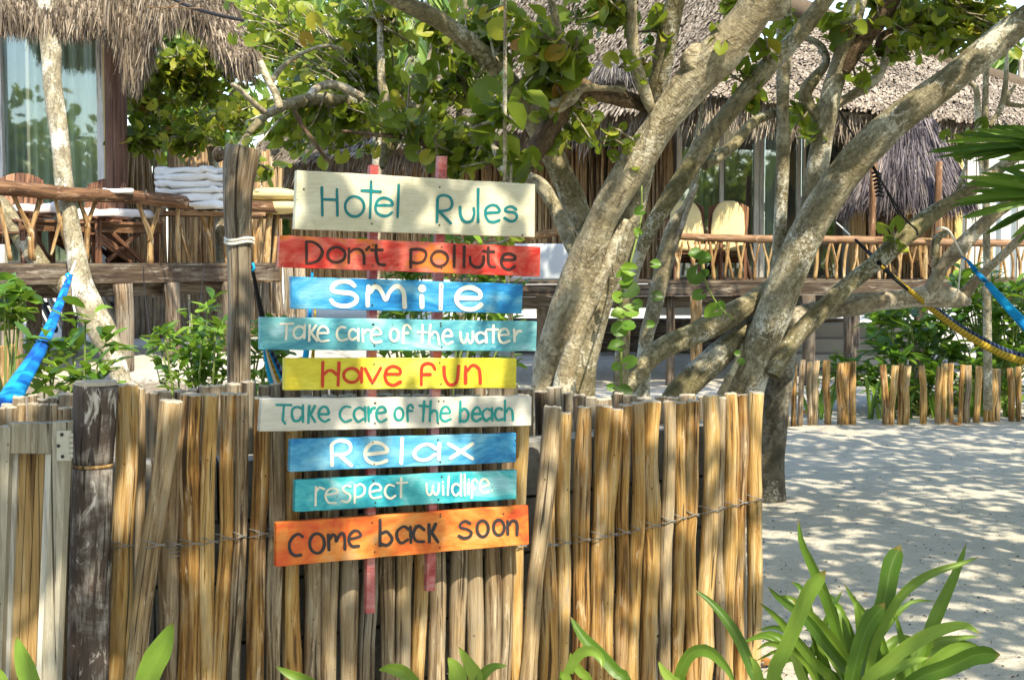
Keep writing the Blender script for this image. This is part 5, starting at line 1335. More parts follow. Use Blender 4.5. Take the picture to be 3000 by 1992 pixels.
# ------------------------------------------------------------ the sign
p0 = P(800, 760, 4.25); p1 = P(1550, 760, 4.68)
al = math.atan2(p1.y - p0.y, p1.x - p0.x)
sd_, sn = Vector((math.cos(al), math.sin(al), 0)), Vector((math.sin(al), -math.cos(al), 0))   # along the boards, towards the viewer
def PS(px, py, off=0.0):
    d = ray(px, py); o_ = Vector((0, 0, EYE)); q = Vector((p0.x, p0.y, 0)) + sn * off
    t_ = (sn.dot(q) - sn.dot(o_)) / sn.dot(d)
    return o_ + d * t_
sign = thing('hotel_rules_sign', 'tall signpost of nine hand painted boards on two pink slats, headed Hotel Rules', 'sign', (p0.x + .42, p0.y + .28, .2))
def paintmat(name, cols, sx=3, sz=16, wear=(.7, .65, .55), wamt=.12, contrast=1.0, rough=.55, patch=4.0):
    t = NT(name)
    v = t.coord('Object', (sx, sx, sz), 0); vp = t.coord('Object', (1, 1, 1.8), 2.0)
    a = t.noise(v, 1, 5, .65, .5); b = t.noise(vp, patch, 4, .6, 1.0); fine = t.noise(t.coord('Object', (25, 25, 260), 0), 1, 3, .6)
    f = t.math('ADD', t.math('MULTIPLY', t.math('SUBTRACT', a, .5), .8 * contrast), t.math('ADD', .5, t.math('MULTIPLY', t.math('SUBTRACT', b, .5), 2.4 * contrast)), clamp=True)
    c = t.ramp(f, [(.15 + .7 * i / (len(cols) - 1), k) for i, k in enumerate(cols)])
    c = t.mix(t.math('MULTIPLY', t.ramp(fine, [(.35, 1.0), (.55, 0.0)]), .22), c, [k * .55 for k in cols[0]])
    w = t.noise(t.coord('Object', (9, 9, 22), 6.0), 2.2, 6, .75, .3)
    c = t.mix(t.ramp(w, [(1 - wamt - .22, 0.0), (1 - wamt - .16, .75)]), c, wear)
    sp = t.voro(t.coord('Object', (24, 24, 24), 8.0), 1)
    c = t.mix(t.ramp(sp, [(.05, .7), (.08, 0.0)]), c, (0.05, 0.04, 0.03))
    return t.done(t.bsdf(c, rough, .3, t.bump(t.math('ADD', fine, t.math('MULTIPLY', a, .6)), .35, .0025)))
cream = paintmat('paint_cream', [(0.50, 0.47, 0.34), (0.58, 0.555, 0.42), (0.66, 0.64, 0.51)], wear=(.36, .33, .26), wamt=.04, contrast=.6)
red = paintmat('paint_red', [(0.55, 0.030, 0.022), (0.62, 0.085, 0.06), (0.66, 0.16, 0.12), (0.66, 0.17, 0.030)], wear=(.70, .33, .28), wamt=.13, contrast=1.3, patch=7)
blue = paintmat('paint_blue', [(0.006, 0.115, 0.34), (0.012, 0.19, 0.46), (0.05, 0.30, 0.56), (0.16, 0.42, 0.62)], wear=(.22, .50, .66), wamt=.12, contrast=.9, patch=5)
teal = paintmat('paint_teal', [(0.035, 0.20, 0.30), (0.085, 0.33, 0.42), (0.16, 0.44, 0.48), (0.34, 0.56, 0.64)], wear=(.42, .60, .62), wamt=.14, patch=5)
yellow = paintmat('paint_yellow', [(0.52, 0.42, 0.03), (0.66, 0.58, 0.05), (0.72, 0.67, 0.12)], wear=(.45, .36, .10), wamt=.06, contrast=.9)
white = paintmat('paint_white', [(0.50, 0.48, 0.42), (0.62, 0.60, 0.54), (0.70, 0.68, 0.62)], wear=(.34, .30, .24), wamt=.08, contrast=.7)
blue2 = paintmat('paint_blue_pale', [(0.010, 0.15, 0.40), (0.05, 0.28, 0.52), (0.11, 0.38, 0.60), (0.20, 0.47, 0.64)], wear=(.36, .58, .70), wamt=.1, contrast=1.1, patch=4)
turq = paintmat('paint_turquoise', [(0.010, 0.20, 0.30), (0.03, 0.34, 0.43), (0.08, 0.46, 0.50), (0.28, 0.58, 0.64)], wear=(.34, .60, .66), wamt=.1, patch=5)
orange = paintmat('paint_orange', [(0.62, 0.085, 0.025), (0.68, 0.17, 0.03), (0.72, 0.27, 0.06), (0.68, 0.33, 0.13)], wear=(.55, .16, .10), wamt=.1, patch=5)
M['pink'] = paintmat('paint_pink', [(0.30, 0.045, 0.045), (0.42, 0.11, 0.11), (0.50, 0.25, 0.24)], sx=14, sz=3, wear=(.60, .42, .40), wamt=.16, patch=8)
inkmat = {
 'tealink': plain('ink_teal', (0.004, 0.17, 0.19), .5, .4, .35, 10, .1), 'greenink': plain('ink_green', (0.010, 0.26, 0.25), .5, .4, .35, 10, .1), 'dark': plain('ink_dark', (0.035, 0.030, 0.032), .6, .3, .25, 30, .2),
 'cream': plain('ink_cream', (0.68, 0.66, 0.56), .6, .3, .08, 20, .2), 'redink': plain('ink_red', (0.50, 0.035, 0.012), .5, .4, .3, 6, .1), 'brownblack': plain('ink_brown', (0.045, 0.02, 0.018), .6, .3, .2, 30, .1)}
def ring(cx, cy, rx, ry, n=22, a0=0): return ('S', [(cx + rx * math.cos(a0 + 2 * math.pi * i / n), cy + ry * math.sin(a0 + 2 * math.pi * i / n)) for i in range(n)] , True)
def L(*c): return ('L', [(c[i], c[i + 1]) for i in range(0, len(c), 2)], False)
def S(*p): return ('C', list(p), False)
def dot(cx, cy, r): return ('D', (cx, cy, r), False)
BOARDS = [
 ((871, 499), (1568, 540), (1567, 696), (864, 672), cream, 'tealink', (850, 490, .3175), 25, 'cream board lettered Hotel Rules', [
  L(293, 190, 298, 445), L(432, 205, 437, 447), L(298, 298, 430, 302), ring(595, 363, 88, 93), L(748, 130, 745, 280, 737, 470), L(660, 215, 735, 219), L(755, 221, 835, 227),
  S((795, 354), (870, 352), (943, 350), (925, 305), (870, 284), (815, 302), (788, 360), (800, 420), (855, 450), (905, 445), (940, 418)), L(1003, 165, 992, 460),
  L(1360, 300, 1355, 505), S((1360, 300), (1375, 270), (1420, 260), (1475, 280), (1497, 335), (1475, 385), (1420, 404), (1368, 404)), L(1378, 412, 1482, 518),
  S((1568, 370), (1572, 440), (1595, 490), (1637, 508), (1680, 490), (1698, 430), (1695, 378)), L(1735, 205, 1735, 505),
  S((1808, 425), (1865, 420), (1932, 412), (1910, 362), (1860, 350), (1812, 380), (1802, 440), (1830, 495), (1880, 508), (1928, 490)),
  S((2085, 390), (2048, 365), (2005, 370), (1982, 395), (2010, 412), (2068, 420), (2093, 452), (2075, 490), (2032, 500), (1980, 470))]),
 ((821, 690), (1584, 724), (1582, 811), (817, 783), red, 'brownblack', (800, 680, .3387), 24, 'red and orange board lettered Don\'t pollute', [
  L(290, 84, 290, 268), S((288, 84), (350, 88), (408, 130), (427, 185), (395, 240), (340, 266), (288, 272)), ring(548, 197, 76, 66), L(658, 142, 655, 265), S((664, 175), (700, 150), (750, 150), (785, 195), (788, 275)), L(833, 128, 808, 155),
  S((892, 112), (893, 200), (915, 275), (968, 285)), L(850, 155, 880, 155), L(906, 155, 945, 155), L(1192, 152, 1190, 310), S((1204, 152), (1260, 148), (1310, 162), (1325, 200), (1300, 250), (1250, 268), (1204, 262)), ring(1440, 230, 72, 66),
  L(1570, 118, 1566, 300), L(1655, 125, 1652, 305), S((1705, 215), (1710, 270), (1750, 303), (1795, 300), (1820, 260), (1822, 210)), S((1863, 130), (1862, 250), (1880, 295), (1920, 303)), L(1820, 165, 1850, 167), L(1876, 169, 1910, 171),
  S((1978, 238), (2030, 240), (2090, 238), (2085, 205), (2040, 188), (1995, 202), (1974, 250), (1990, 300), (2040, 325), (2092, 298))]),
 ((854, 811), (1533, 832), (1529, 919), (856, 905), blue, 'cream', (830, 800, .3048), 42, 'blue board lettered Smile', [
  S((682, 122), (645, 90), (580, 80), (510, 95), (468, 138), (480, 172), (560, 187), (650, 195), (705, 235), (690, 285), (620, 315), (550, 315), (490, 295), (460, 262)),
  S((812, 310), (812, 200), (820, 130)), S((838, 178), (875, 132), (920, 145), (955, 200), (987, 258), (1020, 185), (1080, 130), (1130, 142), (1160, 205), (1165, 325)), dot(1333, 148, 38), L(1330, 225, 1333, 325), L(1518, 112, 1512, 343),
  S((1690, 240), (1780, 240), (1885, 238), (1885, 180), (1805, 140), (1720, 155), (1668, 215), (1670, 280), (1720, 335), (1800, 350), (1860, 335), (1900, 305))]),
 ((764, 929), (1574, 942), (1571, 1029), (763, 1025), teal, 'cream', (740, 920, .3641), 19, 'teal board lettered Take care of the water', [
  L(222, 78, 328, 78), L(275, 90, 268, 205), S((412, 115), (380, 100), (345, 115), (330, 155), (345, 190), (385, 192), (410, 165)), L(420, 88, 415, 195), L(460, 88, 455, 215), L(510, 92, 470, 150, 518, 215),
  S((530, 155), (570, 153), (608, 150), (595, 112), (560, 100), (530, 125), (522, 180), (550, 218), (610, 212)), S((745, 110), (710, 105), (682, 135), (682, 185), (710, 213), (760, 202)),
  S((838, 140), (810, 122), (782, 140), (776, 180), (800, 208), (835, 190)), L(850, 118, 850, 215), L(886, 125, 888, 222), S((898, 155), (915, 130), (938, 130)), S((960, 168), (1000, 165), (1033, 160), (1020, 122), (985, 112), (955, 150), (958, 205), (990, 230), (1035, 220)),
  ring(1140, 168, 34, 50, 18), S((1272, 118), (1250, 90), (1222, 98), (1212, 145), (1212, 232)), L(1222, 155, 1248, 152), L(1368, 88, 1362, 228), L(1330, 145, 1355, 146), L(1378, 147, 1402, 148), L(1430, 88, 1418, 245), S((1434, 175), (1462, 142), (1490, 165), (1500, 245)),
  S((1538, 180), (1570, 178), (1603, 174), (1590, 135), (1560, 128), (1532, 165), (1535, 215), (1565, 240), (1608, 225)), S((1672, 145), (1675, 200), (1698, 232), (1722, 205), (1728, 160)), S((1734, 205), (1750, 235), (1770, 210), (1772, 145)),
  S((1864, 160), (1838, 148), (1806, 162), (1798, 195), (1820, 230), (1860, 215)), L(1877, 140, 1880, 228), L(1938, 92, 1935, 228), L(1886, 125, 1926, 125), L(1948, 125, 1975, 125), S((1990, 172), (2025, 168), (2060, 162), (2045, 125), (2010, 122), (1982, 160), (1990, 213), (2020, 232), (2068, 215)), L(2104, 125, 2108, 218), S((2116, 168), (2134, 140), (2160, 138))]),
 ((835, 1049), (1514, 1050), (1512, 1137), (834, 1143), yellow, 'redink', (820, 1040, .3048), 30, 'yellow board lettered Have fun', [
  L(413, 70, 410, 300), L(568, 75, 560, 290), S((430, 182), (460, 152), (505, 152), (546, 190)), ring(690, 195, 76, 68), L(788, 125, 785, 262), L(820, 130, 890, 272, 970, 125),
  S((1018, 182), (1090, 182), (1155, 178), (1150, 132), (1090, 107), (1032, 135), (1010, 200), (1032, 262), (1090, 290), (1158, 258)), S((1490, 135), (1465, 92), (1410, 82), (1368, 110), (1360, 180), (1360, 285)), L(1376, 188, 1445, 186),
  S((1578, 115), (1582, 200), (1610, 268), (1650, 288), (1695, 265), (1712, 190), (1718, 105)), L(1785, 110, 1785, 268), S((1802, 150), (1835, 108), (1870, 97), (1912, 130), (1924, 190), (1928, 268))]),
 ((767, 1168), (1558, 1161), (1557, 1247), (760, 1264), white, 'greenink', (740, 1150, .3556), 20, 'white board lettered Take care of the beach', [
  L(198, 100, 318, 103), L(258, 114, 248, 225, 270, 256), S((402, 130), (375, 118), (335, 130), (325, 185), (345, 232), (385, 228), (402, 200)), L(415, 105, 415, 240), L(468, 110, 460, 248), L(515, 110, 478, 180, 515, 240),
  S((555, 178), (590, 178), (628, 172), (615, 127), (580, 117), (550, 150), (550, 205), (590, 238), (632, 222)), S((805, 120), (762, 115), (725, 150), (722, 200), (760, 240), (812, 225)), S((915, 140), (880, 124), (842, 150), (838, 200), (870, 238), (912, 215)), L(928, 120, 930, 235),
  L(955, 120, 958, 235), S((968, 165), (985, 132), (1008, 125)), S((1030, 170), (1065, 165), (1098, 153), (1080, 120), (1045, 122), (1020, 165), (1030, 220), (1060, 240), (1103, 220)), ring(1207, 175, 36, 52, 18), S((1322, 125), (1308, 102), (1283, 112), (1275, 160), (1278, 235)), L(1286, 150, 1315, 150),
  L(1415, 72, 1405, 235), L(1376, 108, 1402, 110), L(1424, 111, 1447, 113), L(1468, 72, 1460, 235), S((1474, 170), (1492, 147), (1520, 162), (1525, 238)), S((1555, 170), (1590, 168), (1628, 163), (1610, 122), (1580, 117), (1555, 150), (1550, 205), (1580, 235), (1632, 218)),
  L(1712, 75, 1710, 240), S((1722, 150), (1745, 132), (1776, 165), (1773, 215), (1745, 238), (1722, 232)), S((1817, 175), (1850, 175), (1878, 172), (1865, 127), (1838, 127), (1812, 165), (1815, 215), (1845, 235), (1880, 215)),
  S((1958, 145), (1932, 132), (1902, 155), (1898, 195), (1922, 230), (1956, 210)), L(1972, 128, 1975, 228), S((2055, 138), (2030, 127), (2005, 145), (1998, 190), (2020, 225), (2060, 218)), L(2080, 65, 2078, 228), S((2090, 160), (2112, 127), (2140, 155), (2145, 225))]),
 ((852, 1287), (1513, 1269), (1512, 1354), (849, 1382), blue2, 'cream', (830, 1260, .2964), 36, 'streaked blue board lettered Relax', [
  L(476, 150, 483, 345), S((488, 132), (530, 108), (590, 105), (645, 122), (665, 165), (650, 212), (590, 240), (502, 240)), L(572, 262, 670, 345), S((828, 238), (920, 228), (1018, 212), (1015, 170), (960, 130), (890, 125), (832, 170), (808, 230), (830, 295), (900, 328), (970, 320), (1020, 300)),
  L(1175, 85, 1165, 325), S((1505, 180), (1440, 140), (1370, 150), (1305, 200), (1300, 260), (1360, 295), (1430, 285), (1500, 240)), L(1543, 138, 1535, 285), L(1635, 135, 1870, 280), L(1870, 135, 1772, 196), L(1732, 226, 1655, 275)]),
 ((866, 1406), (1515, 1377), (1513, 1462), (864, 1500), turq, 'cream', (830, 1370, .2964), 21, 'turquoise board lettered respect wildlife', [
  L(322, 190, 318, 370), S((330, 228), (358, 195), (405, 210)), S((428, 265), (480, 258), (538, 243), (525, 212), (480, 202), (432, 230), (418, 290), (450, 343), (520, 345)), S((665, 185), (620, 175), (588, 208), (612, 240), (655, 265), (662, 305), (630, 338), (577, 325)),
  L(708, 165, 705, 345), S((720, 180), (762, 162), (803, 195), (798, 250), (762, 283), (720, 290)), S((862, 235), (910, 228), (963, 213), (950, 172), (905, 157), (862, 190), (855, 255), (890, 298), (968, 285)), S((1095, 180), (1042, 168), (1008, 210), (1012, 270), (1060, 303), (1108, 275)),
  L(1165, 105, 1162, 290), L(1122, 150, 1153, 149), L(1176, 148, 1225, 145), S((1415, 160), (1420, 240), (1445, 270), (1472, 235), (1480, 175)), S((1486, 235), (1504, 266), (1530, 240), (1538, 160)), L(1578, 175, 1580, 265), dot(1578, 140, 10), L(1635, 85, 1625, 268),
  S((1742, 175), (1705, 158), (1672, 185), (1672, 240), (1705, 272), (1742, 245)), L(1758, 65, 1755, 275), L(1792, 62, 1795, 270), L(1832, 155, 1830, 260), dot(1832, 118, 10), S((1918, 140), (1895, 112), (1870, 140), (1865, 220), (1862, 300)), L(1876, 200, 1895, 198),
  S((1952, 188), (1990, 180), (2033, 163), (2010, 117), (1975, 112), (1947, 150), (1950, 215), (1985, 248), (2030, 235)), dot(2062, 225, 9)]),
 ((810, 1531), (1548, 1480), (1550, 1594), (809, 1660), orange, 'dark', (780, 1470, .3387), 27, 'tilted orange board lettered come back soon', [
  S((315, 300), (280, 277), (235, 300), (200, 360), (210, 430), (250, 463), (300, 458)), ring(440, 358, 64, 85), L(538, 285, 543, 412), S((552, 318), (575, 283), (600, 300), (606, 342), (632, 287), (662, 272), (680, 312), (680, 405)),
  S((722, 320), (770, 310), (818, 290), (795, 252), (755, 252), (722, 290), (715, 340), (745, 383), (800, 380)), L(985, 155, 985, 378), S((1000, 270), (1042, 255), (1083, 300), (1083, 340), (1045, 372), (1000, 366)),
  S((1230, 235), (1190, 212), (1140, 245), (1130, 300), (1165, 355), (1225, 325)), L(1247, 215, 1252, 350), S((1365, 240), (1322, 207), (1287, 235), (1273, 290), (1300, 338), (1362, 343)), L(1408, 195, 1412, 345), L(1465, 192, 1432, 265, 1485, 345),
  S((1762, 185), (1722, 165), (1680, 190), (1682, 220), (1738, 235), (1773, 262), (1758, 300), (1710, 313), (1667, 293)), ring(1872, 230, 49, 70), ring(2012, 222, 47, 66), L(2087, 165, 2090, 280), S((2101, 198), (2122, 167), (2153, 165), (2170, 200), (2168, 285))]),
]
def stroke(g, pts, w, closed, off0):
    """flat ribbon with round ends, thickened a little, on the board's face (2-D photo points -> board plane)"""
    A = np.array(pts, float); n = len(A)
    V, F = [], []
    T_ = np.zeros_like(A)
    for i in range(n):
        if closed: d = A[(i + 1) % n] - A[(i - 1) % n]
        else: d = A[min(i + 1, n - 1)] - A[max(i - 1, 0)]
        T_[i] = d / (np.linalg.norm(d) + 1e-9)
    Nn = np.stack([-T_[:, 1], T_[:, 0]], 1)
    ws = [w / 2 * (1 + .24 * noise.noise(Vector((A[i][0] * .03, A[i][1] * .03, off0 * 900)))) for i in range(n)]
    Lf = [A[i] + Nn[i] * ws[i] for i in range(n)]; Rt = [A[i] - Nn[i] * ws[i] for i in range(n)]
    if closed: outline = None
    for i in range(n):
        V += [PS(*Lf[i], off0), PS(*Rt[i], off0)]
    for i in range(n - (0 if closed else 1)):
        j = (i + 1) % n; F.append((2 * i, 2 * j, 2 * j + 1, 2 * i + 1))
    if not closed:
        for end, sgn in ((0, -1), (n - 1, 1)):
            base = len(V); c = A[end]; m = 6
            idx = []
            for k in range(1, m):
                a_ = math.pi * k / m
                v_ = Nn[end] * math.cos(a_) + T_[end] * sgn * math.sin(a_)
                idx.append(len(V)); V.append(PS(*(c + v_ * ws[end]), off0))
            F.append(tuple([2 * end] + idx + [2 * end + 1]))
    g.add(V, F)
board_objs = []
for bi, (tl, tr_, br, bl, mat, ink, (ox, oy, sc_), sw, lab, strokes) in enumerate(BOARDS):
    th = .024
    # subdivided front with faintly uneven, worn edges
    V, F = [], []
    NX, NZ = 22, 5
    jit = [(random.uniform(-.8, .8), random.uniform(-.8, .8)) for _ in range((NX + 1) * 2)]
    for j in range(NZ + 1):
        for i in range(NX + 1):
            u, w_ = i / NX, j / NZ
            x = (tl[0] * (1 - u) + tr_[0] * u) * (1 - w_) + (bl[0] * (1 - u) + br[0] * u) * w_
            y = (tl[1] * (1 - u) + tr_[1] * u) * (1 - w_) + (bl[1] * (1 - u) + br[1] * u) * w_
            if j == 0: y += jit[i][0]
            if j == NZ: y += jit[i][1]
            V.append(PS(x, y, 0))
    nf = len(V)
    for v in V[:nf]: V.append(v - sn * th)
    ids = lambda i, j: j * (NX + 1) + i
    for j in range(NZ):
        for i in range(NX):
            F.append((ids(i, j), ids(i, j + 1), ids(i + 1, j + 1), ids(i + 1, j)))
            F.append((nf + ids(i, j), nf + ids(i + 1, j), nf + ids(i + 1, j + 1), nf + ids(i, j + 1)))
    for i in range(NX):
        F.append((ids(i, 0), ids(i + 1, 0), nf + ids(i + 1, 0), nf + ids(i, 0))); F.append((ids(i, NZ), nf + ids(i, NZ), nf + ids(i + 1, NZ), ids(i + 1, NZ)))
    for j in range(NZ):
        F.append((ids(0, j), nf + ids(0, j), nf + ids(0, j + 1), ids(0, j + 1))); F.append((ids(NX, j), ids(NX, j + 1), nf + ids(NX, j + 1), nf + ids(NX, j)))
    b = mk('board', V, F, mat, sign, label=lab)
    bv = b.modifiers.new('bevel', 'BEVEL'); bv.width = .0018; bv.segments = 1; bv.limit_method = 'ANGLE'
    g = Geo()
    for k, (kd, pts, closed) in enumerate(strokes):
        off = .0012 + .00016 * (k % 7)
        if kd == 'D':
            cx, cy, r = pts
            m = 16; V = [PS(ox + (cx + math.cos(a_ / m * 6.283) * r) * sc_, oy + (cy + math.sin(a_ / m * 6.283) * r) * sc_, off) for a_ in range(m)]
            g.add(V, [tuple(range(m))]); continue
        if kd == 'C': q = spline(pts, max(14, len(pts) * 4))
        elif kd == 'L':
            q = []
            for i in range(len(pts) - 1):
                m = 4
                for s_ in range(m): q.append((pts[i][0] + (pts[i + 1][0] - pts[i][0]) * s_ / m, pts[i][1] + (pts[i + 1][1] - pts[i][1]) * s_ / m))
            q.append(pts[-1])
        else: q = pts
        q = [(ox + a_ * sc_ + .5 * noise.noise(Vector((a_ * .02, b_ * .02, k))), oy + b_ * sc_ + .5 * noise.noise(Vector((b_ * .02, a_ * .02, k + 9)))) for a_, b_ in q]
        stroke(g, q, sw * sc_, closed, off)
    le = mk('lettering', g.V, g.F, inkmat[ink], b)
    sd2 = le.modifiers.new('thickness', 'SOLIDIFY'); sd2.thickness = .0008; sd2.offset = 0
for xt, yt, xb, yb, w in ((1097, 484, 1086, 1796, 26), (1298, 458, 1262, 1730, 27)):
    a_, b_ = PS(xt, yt, -.026), PS(xb, yb, -.026)
    g = Geo(); d = (a_ - b_).normalized(); wd = R(w, a_.y)
    V, F = [], []
    for i in range(9):
        p = b_.lerp(a_, i / 8); ww = wd / 2 * random.uniform(.96, 1.04)
        for dx, dz in ((-ww, 0), (ww, 0), (ww, -.022), (-ww, -.022)): V.append(p + sd_ * dx + sn * dz)
    for i in range(8):
        q = i * 4
        for k in range(4): F.append((q + k, q + (k + 1) % 4, q + 4 + (k + 1) % 4, q + 4 + k))
    F += [(3, 2, 1, 0), (32, 33, 34, 35)]
    mk('support_slat', V, F, M['pink'], sign)
nails = []
for tl, tr_, br, bl, *_r in BOARDS:
    for sx_ in (1094, 1288):
        u = (sx_ - tl[0]) / (tr_[0] - tl[0]); ym = (tl[1] * (1 - u) + tr_[1] * u) * .5 + (bl[1] * (1 - u) + br[1] * u) * .5
        yh = (bl[1] - tl[1]) * .33
        nails += [(sx_ + random.uniform(-6, 6), ym - yh + random.uniform(-4, 4)), (sx_ + random.uniform(-6, 6), ym + yh + random.uniform(-4, 4))]
for x_, y_ in nails + list(((1290, 1505), (1475, 1505), (1098, 1485), (890, 555), (1530, 690), (1100, 1180), (1300, 1175), (1510, 1290), (1092, 950), (1292, 955))):
    g = Geo(); c_ = PS(x_, y_, .0005); g.tube([c_, c_ + sn * .002], [.003, .0025], seg=8); g.out('nail', M['dark'], sign, True)
# ------------------------------------------------------------ picket fence
pk = thing('picket_fence', 'low fence of short upright sticks along the far side of the sand', 'fence', (*pl(2700, 14.2), 0))
XS = [2312, 2330, 2348, 2380, 2392, 2432, 2468, 2484, 2506, 2602, 2618, 2642, 2660, 2712, 2757, 2772, 2795, 2820, 2842, 2868, 2896, 2914, 2932, 2974, 2996, 3024, 3050, 3080, 3120, 3150]
T_ = stick_templates(.74, R(9.5, 14.1), M['pole'], 5, 9, .12, .012) + stick_templates(.74, R(9.5, 14.1), M['pole_grey'], 4, 9, .12, .012)
for x_ in XS:
    Yp = 14.1 + (x_ - 2700) * .0004
    q = pl(x_, Yp); o = org(pk)
    st = link('picket', random.choice(T_), pk, Vector((q[0], q[1], gz(*q) - .06)) - o)
    yt = 1052 + (x_ - 2320) * .035 + random.uniform(-5, 8)
    h_ = P(x_, yt, Yp).z - gz(*q) + .06
    k = random.uniform(.75, 1.2)
    st.scale = (k, k, h_ / .74); st.rotation_euler = (random.uniform(-.02, .02), random.uniform(-.05, .05), random.uniform(0, 6))

# ------------------------------------------------------------ shrubs
def rosette_shrub(name, label, px, py, Y, heads, size, mat='shrub', kind='long', nl=11, gy=None, cap=280, minpx=22, spread=.8):
    base = P(px, py, Y); zg = gz(base.x, base.y)
    s_ = thing(name, label, 'shrub', (base.x, base.y, zg))
    Ms = []; g = Geo()
    for hx, hy, dY in heads:
        c = P(hx, hy, Y + dY); b0 = Vector((base.x + random.uniform(-.1, .1), base.y + dY * .5, zg))
        g.tube([b0, b0.lerp(c, .55) + Vector((random.uniform(-.06, .06), 0, .05)), c], [.011, .009, .006], seg=6, n=8)
        K = nl + random.randint(-3, 3)
        th = RNG.uniform(0, 6.283, K); up = RNG.uniform(-.25, 1.1, K)
        U = np.stack([np.cos(th), np.sin(th), up], 1); N = np.stack([-.5 * np.cos(th), -.5 * np.sin(th), np.ones(K)], 1) + RNG.normal(0, .2, (K, 3))
        Ms.append(frames(N, U, size * RNG.uniform(.6, 1.15, K), np.array(c)[None, :] + RNG.normal(0, size * .22, (K, 3))))
    g.out('stems', M['shrub_stem'], s_, True, kind='stuff')
    put_leaves(s_, np.concatenate(Ms), mat, kind, cap, minpx=minpx)
    return s_
def heads(x0, x1, y0, y1, n, dY=.6): return [(random.uniform(x0, x1), random.uniform(y0, y1), random.uniform(-dY, dY)) for _ in range(n)]
rosette_shrub('beach_shrub', 'bright green broad leaved shrub between the blue hammock and the leaning trunk', 200, 1300, 9.5, [(250, 940, 0), (140, 1000, .2), (285, 1080, -.2), (210, 1010, .3), (160, 1090, 0), (110, 1060, .3), (230, 1100, -.3), (300, 1030, .4), (190, 1140, -.3), (130, 1130, .1), (265, 1150, -.3), (310, 1120, -.2), (220, 1060, 0)], .20)
rosette_shrub('beach_shrub', 'green leafy shrub between the deck posts left of the roped post', 590, 1300, 10, [(560, 920, .2), (600, 960, 0), (500, 1010, .3), (545, 1040, 0), (600, 1060, -.3), (640, 1020, .1), (520, 1090, -.2), (575, 1110, -.3), (630, 1110, 0), (480, 1120, .1), (610, 905, .3), (655, 960, .4), (560, 980, .3), (660, 1090, -.3), (530, 1140, -.4), (600, 1140, -.4)] + heads(470, 670, 960, 1140, 12), .15)
rosette_shrub('round_leaf_shrub', 'round leaved shrub lit bright at the left edge below the deck', 20, 1200, 11, heads(-60, 75, 850, 960, 12, .4), .15, 'shrub', 'round', 9)
rosette_shrub('beach_shrub', 'dense green shrub glimpsed through the gaps between the sign boards', 1280, 1300, 9.5, heads(1110, 1540, 690, 1130, 46, .8), .17, cap=200)
rosette_shrub('beach_shrub', 'green shrub right of the roped post behind the sign ends', 770, 1300, 9.5, heads(735, 830, 950, 1130, 12, .4), .15)
rosette_shrub('beach_shrub', 'drooping light green shrub behind the middle of the picket fence', 2660, 1230, 15.6, heads(2560, 2780, 900, 1060, 34, .6), .26, cap=290)
rosette_shrub('beach_shrub', 'tangled green shrub filling the right edge behind the picket fence', 2900, 1230, 15.9, heads(2790, 3120, 800, 1060, 90, .9), .20, cap=290, nl=12)
rosette_shrub('beach_shrub', 'low green shrub just behind the gaps of the picket fence', 2700, 1230, 14.9, heads(2540, 3000, 1080, 1210, 40, .3), .20, cap=280)
rosette_shrub('vine_shrub', 'small leafy plant at the foot of the picket fence left end', 2420, 1230, 15.2, heads(2400, 2540, 1050, 1130, 9, .3), .2)

# ------------------------------------------------------------ strap leaved plants
def strap(root, rows, w, Y, dY, mat='strap', fold=.22, tipround=False, name='leaf'):
    """rows (px, py) from tip to base; w the full width in photo pixels"""
    n = 18
    A = spline([list(P(a_, b_, Y + dY * (1 - i / (len(rows) - 1)))) for i, (a_, b_) in enumerate(rows)], n)
    hw = R(w / 2, Y)
    V, F, UV = [], [], []
    tot = 0
    for i in range(n):
        f = i / (n - 1)
        t_ = A[min(i + 1, n - 1)] - A[max(i - 1, 0)]; t_ /= np.linalg.norm(t_)
        view = A[i] - np.array([0, 0, EYE]); view /= np.linalg.norm(view)
        side = np.cross(t_, view); side /= np.linalg.norm(side)
        # turn the blade a little out of the picture plane, more so further out
        nn_ = np.cross(side, t_)
        tw = .35 * math.sin(f * 2.2 + rows[0][0] * .05)
        side = side * math.cos(tw) + nn_ * math.sin(tw); nn_ = np.cross(side, t_)
        prof = min(1.0, (f / (.10 if tipround else .34)) ** (.5 if tipround else .72)) * (1 - .22 * f)
        h_ = hw * max(prof, .02)
        for k, u in enumerate((-1, -.5, 0, .5, 1)):
            V.append(A[i] + side * (h_ * u) + nn_ * (-(abs(u) - .5) * fold * h_ * 1.2)); UV.append(((u + 1) / 2, f * 1.0))
    for i in range(n - 1):
        for k in range(4): F.append((i * 5 + k, i * 5 + k + 1, (i + 1) * 5 + k + 1, (i + 1) * 5 + k))
    return mk(name, V, F, M[mat], root, UV, True)
def Zc4(*p): return [(2200 + x * .569, 1100 + y * .569) for x, y in p]
def Zc3(*p): return [(1500 + x * .3387, 1500 + y * .3387) for x, y in p]
lilyR = thing('spider_lily', 'large clump of arching strap leaves at the lower right on the sand', 'plant', P(2480, 2240, 4.6))
bR = [(2480, 2080), (2480, 2200)]
